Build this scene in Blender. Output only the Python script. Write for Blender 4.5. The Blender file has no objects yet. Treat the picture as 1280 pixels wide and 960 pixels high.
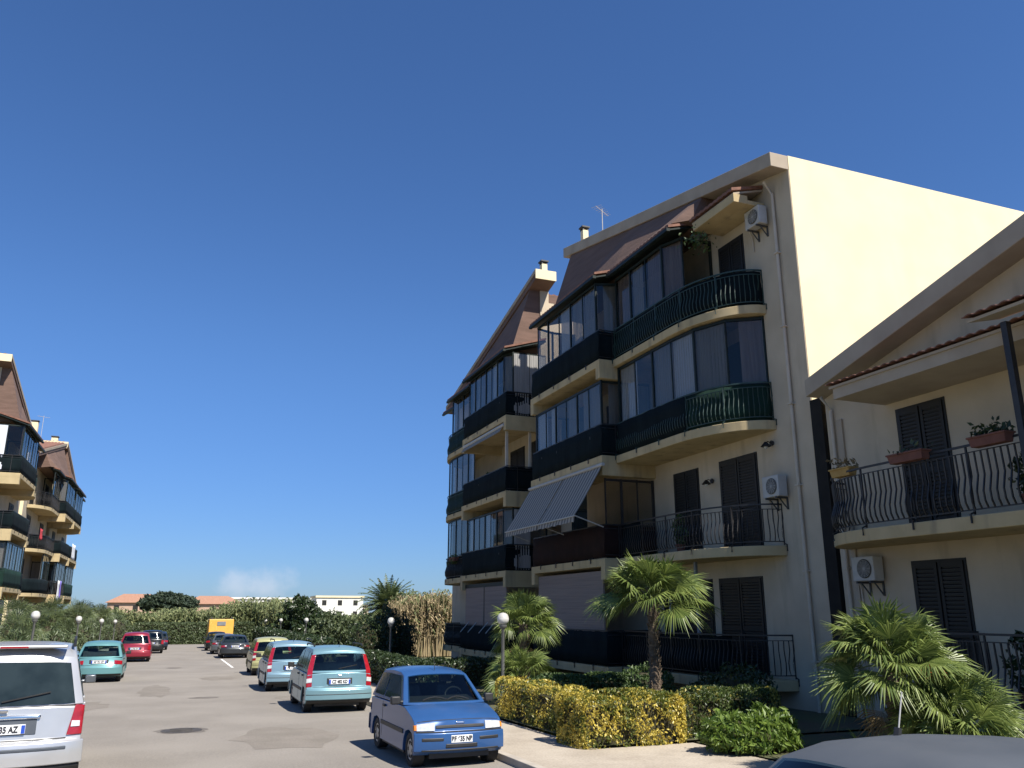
import bpy, bmesh, math, random
from mathutils import Vector, Matrix
R = math.radians
rnd = random.Random(7)
S = 0.01243                      # the street falls gently away from the camera
scene = bpy.context.scene
col = scene.collection

def gz(y):
    """height of the street at distance y"""
    return -S * max(-20.0, min(y, 100.0))

# ------------------------------------------------------------------ materials
MATS = {}
def new_mat(name):
    m = bpy.data.materials.new(name); m.use_nodes = True
    nt = m.node_tree; nt.nodes.clear()
    out = nt.nodes.new('ShaderNodeOutputMaterial')
    return m, nt, out

def pbr(name, c1, c2=None, scale=3.0, rough=0.8, metal=0.0, bump=0.0, bscale=60.0, detail=6.0,
        coat=0.0, spec=0.5, ramp=(0.35, 0.65), stretch=None, island=0.0, dirt=None, coords='Object', speck=None):
    """principled surface, two tones mixed by noise; optional bump, per-piece variation and a stain layer"""
    m, nt, out = new_mat(name)
    N = nt.nodes.new; Lk = nt.links.new
    b = N('ShaderNodeBsdfPrincipled'); Lk(b.outputs[0], out.inputs[0])
    b.inputs['Roughness'].default_value = rough; b.inputs['Metallic'].default_value = metal
    b.inputs['Coat Weight'].default_value = coat; b.inputs['Coat Roughness'].default_value = 0.04
    b.inputs['Specular IOR Level'].default_value = spec
    tc = N('ShaderNodeTexCoord'); src = tc.outputs[coords]
    if stretch:
        mp = N('ShaderNodeMapping'); mp.inputs['Scale'].default_value = stretch
        Lk(src, mp.inputs[0]); src = mp.outputs[0]
    colr = None
    if c2 is not None:
        n = N('ShaderNodeTexNoise'); n.inputs['Scale'].default_value = scale; n.inputs['Detail'].default_value = detail
        Lk(src, n.inputs['Vector'])
        r = N('ShaderNodeValToRGB'); r.color_ramp.elements[0].position = ramp[0]; r.color_ramp.elements[1].position = ramp[1]
        r.color_ramp.elements[0].color = (*c1, 1); r.color_ramp.elements[1].color = (*c2, 1)
        Lk(n.outputs['Fac'], r.inputs[0]); colr = r.outputs[0]
    if dirt:
        dc, dscale, damt = dirt
        n2 = N('ShaderNodeTexNoise'); n2.inputs['Scale'].default_value = dscale; n2.inputs['Detail'].default_value = 8
        mp2 = N('ShaderNodeMapping'); mp2.inputs['Scale'].default_value = (1, 1, .18); Lk(tc.outputs['Object'], mp2.inputs[0])
        Lk(mp2.outputs[0], n2.inputs['Vector'])
        mr = N('ShaderNodeMapRange'); mr.inputs[1].default_value = .55; mr.inputs[2].default_value = .8; mr.inputs[4].default_value = damt
        Lk(n2.outputs['Fac'], mr.inputs[0])
        mx = N('ShaderNodeMixRGB'); Lk(mr.outputs[0], mx.inputs[0]); mx.inputs[2].default_value = (*dc, 1)
        if colr is not None: Lk(colr, mx.inputs[1])
        else: mx.inputs[1].default_value = (*c1, 1)
        colr = mx.outputs[0]
    if speck:
        n3 = N('ShaderNodeTexNoise'); n3.inputs['Scale'].default_value = speck[0]; n3.inputs['Detail'].default_value = 3; Lk(tc.outputs['Object'], n3.inputs['Vector'])
        mr3 = N('ShaderNodeMapRange'); mr3.inputs[1].default_value = .3; mr3.inputs[2].default_value = .7; mr3.inputs[3].default_value = 1 - speck[1]; mr3.inputs[4].default_value = 1 + speck[1]; Lk(n3.outputs['Fac'], mr3.inputs[0])
        h3 = N('ShaderNodeHueSaturation'); Lk(mr3.outputs[0], h3.inputs['Value']); Lk(colr, h3.inputs['Color']); colr = h3.outputs[0]
    if island:
        g = N('ShaderNodeNewGeometry'); hs = N('ShaderNodeHueSaturation')
        mr = N('ShaderNodeMapRange'); mr.inputs[3].default_value = 1 - island; mr.inputs[4].default_value = 1 + island
        Lk(g.outputs['Random Per Island'], mr.inputs[0]); Lk(mr.outputs[0], hs.inputs['Value'])
        if colr is not None: Lk(colr, hs.inputs['Color'])
        else: hs.inputs['Color'].default_value = (*c1, 1)
        colr = hs.outputs[0]
    if colr is not None: Lk(colr, b.inputs['Base Color'])
    else: b.inputs['Base Color'].default_value = (*c1, 1)
    if bump:
        nb = N('ShaderNodeTexNoise'); nb.inputs['Scale'].default_value = bscale; nb.inputs['Detail'].default_value = 5
        Lk(src, nb.inputs['Vector'])
        bp = N('ShaderNodeBump'); bp.inputs['Strength'].default_value = bump; bp.inputs['Distance'].default_value = 0.02
        Lk(nb.outputs['Fac'], bp.inputs['Height']); Lk(bp.outputs[0], b.inputs['Normal'])
    MATS[name] = m
    return m

def leaf_mat(name, ca, cb, trans=0.3, rough=0.45, patch=None, scale=1.2, lo=.42, hi=.58):
    """foliage: every leaf its own tone between ca and cb; patch = a third colour in noise patches (variegation)"""
    m, nt, out = new_mat(name); N = nt.nodes.new; Lk = nt.links.new
    g = N('ShaderNodeNewGeometry'); r = N('ShaderNodeValToRGB')
    r.color_ramp.elements[0].color = (*ca, 1); r.color_ramp.elements[1].color = (*cb, 1)
    Lk(g.outputs['Random Per Island'], r.inputs[0]); c = r.outputs[0]
    if patch:
        tc = N('ShaderNodeTexCoord'); n = N('ShaderNodeTexNoise'); n.inputs['Scale'].default_value = scale; n.inputs['Detail'].default_value = 5
        Lk(tc.outputs['Object'], n.inputs['Vector'])
        ad = N('ShaderNodeMath'); ad.operation = 'MULTIPLY_ADD'; ad.inputs[1].default_value = .22; Lk(g.outputs['Random Per Island'], ad.inputs[0]); Lk(n.outputs['Fac'], ad.inputs[2])
        mr = N('ShaderNodeMapRange'); mr.inputs[1].default_value = lo + .11; mr.inputs[2].default_value = hi + .11; Lk(ad.outputs[0], mr.inputs[0])
        mx = N('ShaderNodeMixRGB'); Lk(mr.outputs[0], mx.inputs[0]); Lk(c, mx.inputs[1]); mx.inputs[2].default_value = (*patch, 1); c = mx.outputs[0]
    b = N('ShaderNodeBsdfPrincipled'); b.inputs['Roughness'].default_value = rough; Lk(c, b.inputs['Base Color'])
    t = N('ShaderNodeBsdfTranslucent'); Lk(c, t.inputs[0])
    mx = N('ShaderNodeMixShader'); mx.inputs[0].default_value = trans; Lk(b.outputs[0], mx.inputs[1]); Lk(t.outputs[0], mx.inputs[2])
    Lk(mx.outputs[0], out.inputs[0]); MATS[name] = m
    return m

def glass_mat(name, tint, ior=1.5, refl=1.0):
    m, nt, out = new_mat(name); N = nt.nodes.new; Lk = nt.links.new
    t = N('ShaderNodeBsdfTransparent'); t.inputs[0].default_value = (*tint, 1)
    g = N('ShaderNodeBsdfGlossy'); g.inputs['Roughness'].default_value = .02; g.inputs[0].default_value = (refl, refl, refl, 1)
    fr = N('ShaderNodeFresnel'); fr.inputs[0].default_value = ior
    mx = N('ShaderNodeMixShader'); gg = N('ShaderNodeNewGeometry'); iv = N('ShaderNodeMath'); iv.operation = 'SUBTRACT'; iv.inputs[0].default_value = 1; Lk(gg.outputs['Backfacing'], iv.inputs[1]); ml = N('ShaderNodeMath'); ml.operation = 'MULTIPLY'; Lk(fr.outputs[0], ml.inputs[0]); Lk(iv.outputs[0], ml.inputs[1])
    Lk(ml.outputs[0], mx.inputs[0]); Lk(t.outputs[0], mx.inputs[1]); Lk(g.outputs[0], mx.inputs[2])
    Lk(mx.outputs[0], out.inputs[0]); MATS[name] = m
    return m

def stripe_mat(name, a, b, axis, freq, rough=.8):
    m, nt, out = new_mat(name); N = nt.nodes.new; Lk = nt.links.new
    tc = N('ShaderNodeTexCoord'); sp = N('ShaderNodeSeparateXYZ'); Lk(tc.outputs['Object'], sp.inputs[0])
    mu = N('ShaderNodeMath'); mu.operation = 'MULTIPLY'; mu.inputs[1].default_value = freq; Lk(sp.outputs[axis], mu.inputs[0])
    fr = N('ShaderNodeMath'); fr.operation = 'FRACT'; Lk(mu.outputs[0], fr.inputs[0])
    gt = N('ShaderNodeMath'); gt.operation = 'GREATER_THAN'; gt.inputs[1].default_value = .5; Lk(fr.outputs[0], gt.inputs[0])
    mx = N('ShaderNodeMixRGB'); Lk(gt.outputs[0], mx.inputs[0]); mx.inputs[1].default_value = (*a, 1); mx.inputs[2].default_value = (*b, 1)
    p = N('ShaderNodeBsdfPrincipled'); p.inputs['Roughness'].default_value = rough; Lk(mx.outputs[0], p.inputs['Base Color'])
    Lk(p.outputs[0], out.inputs[0]); MATS[name] = m
    return m

wall = pbr('cream_plaster', (.455, .375, .27), (.53, .44, .32), 1.1, .92, bump=.15, bscale=90, dirt=((.27, .22, .155), 2.4, .6))
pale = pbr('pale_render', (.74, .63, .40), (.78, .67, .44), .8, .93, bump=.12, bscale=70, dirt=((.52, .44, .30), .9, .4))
trim = pbr('ochre_band', (.42, .325, .175), (.49, .38, .21), 2.0, .9, bump=.1, dirt=((.17, .14, .095), 3.0, .8))
soff = pbr('grey_fascia', (.34, .28, .21), (.40, .335, .255), 1.5, .9, dirt=((.25, .2, .16), 1.4, .4))
terra = pbr('terracotta', (.15, .07, .048), (.22, .105, .07), 5.0, .85, bump=.3, bscale=25, island=.2)
brownw = pbr('brown_cladding', (.125, .075, .055), (.165, .10, .075), 1.2, .88, bump=.5, bscale=9, stretch=(1, .6, 5))
gmetal = pbr('dark_green_metal', (.007, .013, .012), (.011, .019, .017), 4, .55, spec=.3)
rmetal = pbr('green_railing', (.018, .040, .034), (.026, .055, .046), 6, .5)
bmetal = pbr('black_iron', (.012, .011, .012), (.022, .02, .02), 8, .5)
cover = pbr('dark_cover', (.003, .007, .009), (.006, .012, .014), 2.5, .95, spec=.15, bump=.4, bscale=12, stretch=(1, 1, .3))
coverg = pbr('green_cover', (.006, .020, .015), (.011, .034, .025), 2.5, .9, spec=.2, bump=.4, bscale=12, stretch=(1, 1, .3))
coverr = pbr('brown_cover', (.016, .008, .007), (.024, .011, .009), 2.5, .9, spec=.2, bump=.3, bscale=12)
shut = pbr('shutter_brown', (.009, .008, .0065), (.013, .011, .009), 3, .6, stretch=(1, 1, 20))
greyshut = pbr('shutter_grey', (.16, .17, .18), (.2, .21, .22), 3, .6)
curtg = pbr('curtain_grey', (.25, .24, .23), (.33, .32, .31), 6, .95, bump=.5, bscale=9, stretch=(1, 3, .1))
curt = pbr('curtain_white', (.55, .58, .64), (.66, .68, .72), 6, .95, bump=.5, bscale=9, stretch=(1, 3, .1))
curtb = pbr('curtain_brown', (.22, .17, .16), (.30, .24, .22), 6, .95, bump=.5, bscale=9, stretch=(1, 3, .1))
roll = pbr('roller_beige', (.22, .17, .145), (.27, .21, .18), 2, .85, stretch=(.2, .2, 14), bump=.5, bscale=6)
wmetal = pbr('white_metal', (.40, .385, .35), (.46, .445, .41), 5, .5)
gplast = pbr('grey_plastic', (.05, .05, .05), (.07, .07, .07), 5, .6)
pipe = pbr('pipe_cream', (.47, .40, .31), (.53, .46, .36), 3, .55)
potm = pbr('clay_pot', (.13, .052, .038), (.17, .07, .05), 6, .85)
poty = pbr('ochre_pot', (.36, .22, .07), (.42, .27, .09), 6, .85)
asphalt = pbr('asphalt', (.20, .178, .152), (.242, .217, .187), .55, .93, bump=.35, bscale=140, dirt=((.145, .128, .108), .3, .6), speck=(38, .16))
paving = pbr('sandy_paving', (.33, .28, .22), (.40, .345, .275), 1.3, .92, bump=.3, bscale=60, dirt=((.25, .21, .16), .8, .5), speck=(30, .15))
kerbm = pbr('kerb_stone', (.34, .30, .25), (.42, .37, .31), 3, .9, bump=.3)
soil = pbr('garden_soil', (.075, .060, .035), (.07, .085, .03), .9, .98, bump=.6, bscale=30)
grassm = pbr('dry_grass_ground', (.13, .13, .055), (.20, .175, .09), .35, .98, bump=.6, bscale=25)
paint = pbr('road_paint', (.55, .53, .49), (.70, .68, .64), 6, .8, ramp=(.3, .5))
patchm = pbr('tar_patch', (.115, .10, .085), (.16, .14, .12), 2, .9, bump=.3)
iron = pbr('cast_iron', (.04, .035, .03), (.075, .065, .055), 12, .65, bump=.5, bscale=40)
rubber = pbr('rubber', (.010, .010, .010), (.018, .017, .016), 8, .8)
rimm = pbr('wheel_rim', (.32, .32, .33), (.4, .4, .41), 8, .4, metal=.7)
gapshadem = pbr('gap_shade_black', (.006, .005, .004), (.012, .010, .008), 3, .9)  # near-black colour standing for the shade inside the gap between blocks
trimk = pbr('black_trim', (.014, .014, .015), (.022, .022, .022), 6, .55)
plate = pbr('plate_white', (.72, .73, .72), (.78, .78, .77), 10, .4)
plateb = pbr('plate_blue', (.02, .07, .40), None, rough=.4)
ink = pbr('ink_black', (.02, .02, .025), None, rough=.5)
redl = pbr('lamp_red', (.24, .007, .014), (.32, .012, .02), 14, .12, coat=.8)
clearl = pbr('lamp_clear', (.62, .63, .62), (.78, .78, .76), 20, .1, coat=1.0, metal=.3)
amberl = pbr('lamp_amber', (.6, .2, .02), None, rough=.15, coat=.8)
carglass = pbr('car_glass', (.010, .016, .017), (.022, .032, .034), 3.0, .05, spec=.35)
chrome = pbr('chrome', (.7, .7, .7), None, rough=.15, metal=1.0)
glassv = glass_mat('veranda_glass', (.77, .77, .76), 1.5, .8)
carwin = glass_mat('car_window', (.50, .60, .60), 1.5, .9)
seatm = pbr('seat_fabric', (.05, .052, .058), (.085, .085, .09), 12, .95)
globe = pbr('lamp_globe', (.50, .49, .46), (.56, .55, .52), 8, .35)
polem = pbr('lamp_pole', (.10, .10, .095), (.14, .14, .13), 5, .5)
trunkm = pbr('palm_trunk', (.085, .06, .04), (.16, .12, .085), 9, .95, bump=1.0, bscale=22, stretch=(1, 1, 2.5))
barkm = pbr('bark', (.07, .055, .04), (.11, .09, .07), 6, .95, bump=.8, bscale=20)
palmg = leaf_mat('palm_leaf', (.065, .105, .022), (.23, .28, .075), .3, .42)
palmd = leaf_mat('palm_leaf_grey', (.050, .078, .030), (.14, .17, .065), .28, .45)
deadl = leaf_mat('dead_frond', (.16, .11, .05), (.26, .19, .09), .2, .8)
hedgey = leaf_mat('yellow_hedge_leaf', (.07, .10, .016), (.16, .17, .028), .25, .4, patch=(.56, .44, .075), scale=1.9, lo=.42, hi=.56)
hedgeg = leaf_mat('mixed_hedge_leaf', (.035, .065, .014), (.10, .13, .03), .25, .4, patch=(.46, .37, .07), scale=1.9, lo=.53, hi=.64)
hedged = leaf_mat('dark_hedge_leaf', (.016, .032, .012), (.045, .07, .022), .2, .4)
hedgem = leaf_mat('green_hedge_leaf', (.035, .070, .020), (.085, .13, .035), .25, .5)
fernl = leaf_mat('fern_leaf', (.07, .13, .018), (.20, .28, .05), .35, .45)
reedl = leaf_mat('reed_leaf', (.10, .135, .05), (.26, .27, .12), .3, .6)
reedt = leaf_mat('dry_reed', (.22, .165, .09), (.42, .33, .19), .2, .8)
olive = leaf_mat('oleander_leaf', (.05, .075, .03), (.12, .15, .065), .25, .5)
pinel = leaf_mat('pine_leaf', (.014, .028, .016), (.035, .055, .026), .1, .7)
flowr = pbr('red_fruit', (.55, .07, .02), (.62, .12, .03), 8, .6)
corem = pbr('hedge_twigs', (.03, .028, .014), (.05, .045, .02), 8, 1.0)
awnm = stripe_mat('awning_stripes', (.34, .30, .25), (.13, .12, .105), 1, 4.6)

# ------------------------------------------------------------------ mesh builder
class MB:
    def __init__(self, tf=None):
        self.v = []; self.f = []; self.tf = tf
    def add(self, vs, fs):
        o = len(self.v)
        if self.tf: vs = [self.tf(*p) for p in vs]
        self.v.extend(tuple(p) for p in vs); self.f.extend(tuple(i + o for i in fc) for fc in fs)
    def box(self, x0, x1, y0, y1, z0, z1):
        self.add([(x0, y0, z0), (x1, y0, z0), (x1, y1, z0), (x0, y1, z0), (x0, y0, z1), (x1, y0, z1), (x1, y1, z1), (x0, y1, z1)],
                 [(3, 2, 1, 0), (4, 5, 6, 7), (0, 1, 5, 4), (1, 2, 6, 5), (2, 3, 7, 6), (3, 0, 4, 7)])
    def hexa(self, b, t):
        self.add(list(b) + list(t), [(3, 2, 1, 0), (4, 5, 6, 7), (0, 1, 5, 4), (1, 2, 6, 5), (2, 3, 7, 6), (3, 0, 4, 7)])
    def poly(self, pts):
        self.add(pts, [tuple(range(len(pts)))])
    def slab(self, pts, z0, z1):
        n = len(pts)
        self.add([(p[0], p[1], z0) for p in pts] + [(p[0], p[1], z1) for p in pts],
                 [tuple(range(n - 1, -1, -1)), tuple(range(n, 2 * n))] + [(i, (i + 1) % n, n + (i + 1) % n, n + i) for i in range(n)])
    def prism(self, pts, axis, a, b):
        """pts: 2d outline in the two other axes; axis 0 or 1"""
        n = len(pts)
        mk = (lambda p, c: (c, p[0], p[1])) if axis == 0 else (lambda p, c: (p[0], c, p[1]))
        self.add([mk(p, a) for p in pts] + [mk(p, b) for p in pts],
                 [tuple(range(n - 1, -1, -1)), tuple(range(n, 2 * n))] + [(i, (i + 1) % n, n + (i + 1) % n, n + i) for i in range(n)])
    def tube(self, pts, r, n=6, caps=True):
        pts = [Vector(p) for p in pts]; rs = r if isinstance(r, (list, tuple)) else [r] * len(pts)
        vs = []; fs = []
        for i, p in enumerate(pts):
            t = (pts[min(i + 1, len(pts) - 1)] - pts[max(i - 1, 0)]).normalized()
            a = t.orthogonal().normalized() if abs(t.z) < .95 else Vector((1, 0, 0)) - t * t.x
            if abs(t.z) < .95: a = t.cross(Vector((0, 0, 1))).normalized()
            a.normalize(); b = t.cross(a)
            for k in range(n):
                w = 2 * math.pi * k / n + math.pi / n
                vs.append(p + a * math.cos(w) * rs[i] + b * math.sin(w) * rs[i])
        for i in range(len(pts) - 1):
            for k in range(n):
                fs.append((i * n + k, i * n + (k + 1) % n, (i + 1) * n + (k + 1) % n, (i + 1) * n + k))
        if caps:
            fs.append(tuple(range(n - 1, -1, -1))); fs.append(tuple((len(pts) - 1) * n + k for k in range(n)))
        self.add(vs, fs)
    def lathe(self, prof, c, axis='z', n=20):
        vs = []; fs = []
        for (r, h) in prof:
            for k in range(n):
                w = 2 * math.pi * k / n; a, b = r * math.cos(w), r * math.sin(w)
                vs.append((c[0] + a, c[1] + b, c[2] + h) if axis == 'z' else ((c[0] + h, c[1] + a, c[2] + b) if axis == 'x' else (c[0] + a, c[1] + h, c[2] + b)))
        for i in range(len(prof) - 1):
            for k in range(n):
                fs.append((i * n + k, i * n + (k + 1) % n, (i + 1) * n + (k + 1) % n, (i + 1) * n + k))
        fs.append(tuple(range(n - 1, -1, -1))); fs.append(tuple((len(prof) - 1) * n + k for k in range(n)))
        self.add(vs, fs)
    def ball(self, c, r, nu=14, nv=8, sq=(1, 1, 1)):
        self.lathe([(max(.001, r * math.sin(math.pi * i / nv)) * sq[0], -r * math.cos(math.pi * i / nv) * sq[2]) for i in range(nv + 1)], c, 'z', nu)
    def build(self, name, m, parent=None, smooth=None, bevel=0, recalc=True, bangle=40):
        me = bpy.data.meshes.new(name)
        off = Vector((0, 0, 0)); p = parent
        if p is not None and self.world:
            while p is not None: off += p.location; p = p.parent
        me.from_pydata([tuple(Vector(v) - off) for v in self.v] if off.length else self.v, [], self.f)
        if recalc:
            bm = bmesh.new(); bm.from_mesh(me); bmesh.ops.recalc_face_normals(bm, faces=bm.faces); bm.to_mesh(me); bm.free()
        me.materials.append(m)
        if smooth is not None:
            for pl in me.polygons: pl.use_smooth = True
            me.set_sharp_from_angle(angle=R(smooth))
        o = bpy.data.objects.new(name, me); col.objects.link(o)
        if parent is not None: o.parent = parent
        if bevel:
            bv = o.modifiers.new('Bevel', 'BEVEL'); bv.width = bevel; bv.segments = 2; bv.limit_method = 'ANGLE'; bv.angle_limit = R(bangle)
            bv.harden_normals = False
        return o
    world = True

class LB(MB):
    """builder whose points are already local to the parent"""
    world = False

def tag(o, label=None, cat=None, group=None, kind=None):
    if label: o['label'] = label
    if cat: o['category'] = cat
    if group: o['group'] = group
    if kind: o['kind'] = kind
    return o
def thing(name, label, cat, loc=(0, 0, 0), rz=0, group=None):
    o = bpy.data.objects.new(name, None); col.objects.link(o)
    o.location = loc; o.rotation_euler = (0, 0, rz); o.empty_display_size = .2
    return tag(o, label, cat, group)
def copy_thing(root, loc, rz=0, label=None, scale=None):
    r = root.copy(); col.objects.link(r); r.location = loc; r.rotation_euler = (0, 0, rz)
    if scale: r.scale = scale
    if label: r['label'] = label
    for ch in list(root.children):
        c = ch.copy(); col.objects.link(c); c.parent = r
        for g in list(ch.children):
            d = g.copy(); col.objects.link(d); d.parent = c
    return r

def text_part(body, size, loc, rot, m, parent, name='plate_text', ext=.001, sx=1.0):
    cu = bpy.data.curves.new(name, 'FONT'); cu.body = body; cu.size = size; cu.align_x = 'CENTER'; cu.align_y = 'CENTER'; cu.extrude = ext
    cu.offset = .004 * size / .1
    o = bpy.data.objects.new(name, cu); col.objects.link(o)
    bpy.context.view_layer.update()
    me = bpy.data.meshes.new_from_object(o.evaluated_get(bpy.context.evaluated_depsgraph_get()))
    bpy.data.objects.remove(o); bpy.data.curves.remove(cu)
    me.materials.clear(); me.materials.append(m)
    t = bpy.data.objects.new(name, me); col.objects.link(t); t.parent = parent; t.location = loc; t.rotation_euler = rot; t.scale = (sx, 1, 1)
    return t

# ------------------------------------------------------------------ setting
def strip_sheet(name, xs, ys, dz, m, z=gz):
    mb = MB(); nx, ny = len(xs), len(ys)
    mb.add([(x, y, z(y) + dz) for y in ys for x in xs],
           [(j * nx + i, j * nx + i + 1, (j + 1) * nx + i + 1, (j + 1) * nx + i) for j in range(ny - 1) for i in range(nx - 1)])
    o = mb.build(name, m); o['kind'] = 'structure'
    return o
ys = [-60, -20] + [i * 10 for i in range(-1, 13)] + [150, 300, 700, 2000, 6000]
strip_sheet('ground', [-4000, -300, -60, -4.2, 5.0, 60, 300, 4000], ys, -.16, grassm)
strip_sheet('road', [-4.0, 0, 5.0], [-30, -20, 0, 20, 40, 60, 80, 99], 0, asphalt)
def kerb(name, x0, x1, y0, y1, m, dz=.11):
    mb = MB(); n = max(1, int((y1 - y0) / 5))
    for i in range(n):
        a, b = y0 + (y1 - y0) * i / n, y0 + (y1 - y0) * (i + 1) / n - .008
        mb.hexa([(x0, a, gz(a) - .2), (x1, a, gz(a) - .2), (x1, b, gz(b) - .2), (x0, b, gz(b) - .2)],
                [(x0, a, gz(a) + dz), (x1, a, gz(a) + dz), (x1, b, gz(b) + dz), (x0, b, gz(b) + dz)])
    o = mb.build(name, m, bevel=.012); o['kind'] = 'structure'
kerb('kerb', 5.0, 5.14, 9.5, 99, kerbm)
kerb('kerb', -4.15, -4.0, -20, 99, kerbm)
strip_sheet('pavement', [5.14, 6.68], [9.5, 13.2, 20, 40, 60, 80, 99], .10, paving)
strip_sheet('pavement', [6.68, 8.5], [9.5, 13.16], .10, paving)
strip_sheet('pavement', [-5.4, -4.15], [-20, 0, 20, 40, 60, 80, 99], .10, paving)
strip_sheet('garden_ground', [6.70, 9, 13.6], [13.18, 20, 30, 40, 50, 60, 80, 99], .14, soil)
strip_sheet('garden_ground', [8.52, 13.6], [-6, 0, 13.1], .12, soil)
strip_sheet('forecourt', [5.0, 8.5], [-30, -20, 0, 9.5], -.004, asphalt)
strip_sheet('garden_ground', [-11, -8, -5.42], [20, 40, 60, 80, 99], .12, soil)
# worn bay line
mb = MB(); n = 8
for i in range(n):
    a, b = 45.5 + i * 1.4, 45.5 + (i + 1) * 1.4 - .004
    mb.poly([(2.86, a, gz(a) + .004), (2.98, a, gz(a) + .004), (2.98, b, gz(b) + .004), (2.86, b, gz(b) + .004)])
o = mb.build('bay_marking', paint); o['kind'] = 'structure'
def blob_patch(name, cx, cy, rx, ry, m, seed, dz=.004):
    q = random.Random(seed); mb = MB(); pts = []
    for k in range(22):
        w = 2 * math.pi * k / 22; f = 1 + q.uniform(-.18, .18)
        x, y = cx + rx * f * math.cos(w), cy + ry * f * math.sin(w); pts.append((x, y, gz(y) + dz))
    mb.poly(pts); o = mb.build(name, m); o['kind'] = 'structure'; return o
repm = pbr('asphalt_repair', (.165, .145, .12), (.2, .175, .148), 1.5, .95, bump=.3, speck=(40, .2))
for i_, (x_, y_, rx_, ry_) in enumerate(((2.2, 17.5, .9, 1.6), (-.4, 31, .5, 2.6), (1.9, 37, .7, 1.2), (3.6, 26.5, .7, .9), (-2.4, 26, .9, 1.7), (3.9, 11.2, .8, 1.1))): blob_patch('asphalt_repair', x_, y_, rx_, ry_, repm, 20 + i_, .003)
blob_patch('tar_patch', 1.05, 27.6, .42, .30, patchm, 3)
blob_patch('tar_patch', .2, 46.5, .4, .6, patchm, 4)
blob_patch('tar_patch', .35, 19.4, .50, .47, patchm, 5)
def manhole(x, y, label):
    t = thing('manhole_cover', label, 'manhole cover', (x, y, gz(y)))
    a = LB(); a.lathe([(.40, .001), (.40, .012), (.33, .014)], (0, 0, 0), n=28); a.build('frame_ring', iron, t)
    a = LB(); a.lathe([(.315, .002), (.315, .016)], (0, 0, 0), n=28)
    for i in range(-2, 3):
        a.box(-.22, .22, i * .1 - .02, i * .1 + .02, .016, .022)
    a.build('lid', iron, t)
manhole(.35, 19.4, 'dark round manhole cover in the road beside the silver van')
# ------------------------------------------------------------------ apartment buildings
LEV = [0.57, 3.65, 6.75, 9.84]; CEIL = 12.6
D1, D2 = 1.4, 1.88
def curve_path(D, s0=1.3, s1=3.8, send=7.12, n=10, inset=0.0):
    pts = []
    for k in range(n + 1):
        a = math.pi / 2 * k / n
        pts.append(((D - inset) * math.sin(a), s1 - (s1 - s0 - inset) * math.cos(a)))
    pts.append((D - inset, send)); return pts
def resample(path, step):
    """equal steps along a polyline"""
    P = [Vector((p[0], p[1], 0)) for p in path]; L = [0]
    for a, b in zip(P, P[1:]): L.append(L[-1] + (b - a).length)
    n = max(1, round(L[-1] / step)); out = []
    for k in range(n + 1):
        t = L[-1] * k / n; i = 0
        while i < len(L) - 2 and t > L[i + 1]: i += 1
        f = (t - L[i]) / max(1e-6, L[i + 1] - L[i]); q = P[i].lerp(P[i + 1], f); d = (P[i + 1] - P[i]).normalized()
        out.append((q.x, q.y, d.x, d.y))
    return out
def sub_path(path, a, b):
    """cut a path to the stretch between s=a and s=b"""
    out = []
    for p, q in zip(path, path[1:]):
        for t in [k / 12 for k in range(13)]:
            s = p[1] + (q[1] - p[1]) * t
            if a - 1e-6 <= s <= b + 1e-6:
                c = (p[0] + (q[0] - p[0]) * t, s)
                if not out or (abs(out[-1][0] - c[0]) + abs(out[-1][1] - c[1])) > .02: out.append(c)
    return out
def railing(tf, parent, path, z, bars=True, m=bmetal, h=1.0, pitch=.125, bulge=.09, post=1.25, label=None, barr=.0125):
    mb = MB(tf)
    P = resample(path, pitch)
    top = [(p[0], p[1], z + h) for p in P]; mb.tube(top, .026, 4); mb.tube([(a, b, z + .10) for a, b, _ in top], .016, 4)
    mb.tube([(a, b, z + h - .12) for a, b, _ in top], .012, 4)
    if bars:
        for (x, y, dx, dy) in P:
            nx, ny = -dy, dx
            c = (x + nx * .5) if True else 0
            if (x + nx * .1) < x and abs(nx) > .3: nx, ny = -nx, -ny      # outwards: growing d
            pts = [(x, y, z + h - .12), (x - nx * .02, y - ny * .02, z + .66), (x + nx * bulge * .7, y + ny * bulge * .7, z + .38),
                   (x + nx * bulge * .6, y + ny * bulge * .6, z + .22), (x, y, z + .10)]
            mb.tube(pts, barr, 4, caps=False)
    for (x, y, dx, dy) in resample(path, post):
        nx, ny = -dy, dx
        if nx < 0: nx, ny = -nx, -ny
        mb.tube([(x, y, z + h + .02), (x, y, z + .02)], .021, 4)
        mb.tube([(x, y, z + .06), (x + nx * .10, y + ny * .10, z + .02), (x + nx * .10, y + ny * .10, z - .13)], .017, 4)
    return tag(mb.build('railing', m, parent), label)
def cover_sheet(tf, parent, path, z, m, h=.98, seed=1, inside=False):
    q = random.Random(seed); mb = MB(tf); P = resample(path, .22); n = len(P); vs = []
    for (x, y, dx, dy) in P:
        nx, ny = -dy, dx
        if nx < 0: nx, ny = -nx, -ny
        w = q.uniform(-.012, .012)
        for zz, o in ((.03, .028), (.35, .05 + w), (.7, .02 + w), (h + q.uniform(-.02, .01), .034)):
            o -= .075 if inside else 0; vs.append((x + nx * o, y + ny * o, z + zz))
    fs = [(i * 4 + k, (i + 1) * 4 + k, (i + 1) * 4 + k + 1, i * 4 + k + 1) for i in range(n - 1) for k in range(3)]
    mb.add(vs, fs); o = mb.build('railing_cover', m, parent, smooth=50, recalc=True)
    sd = o.modifiers.new('Solidify', 'SOLIDIFY'); sd.thickness = .008
    return o
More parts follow.
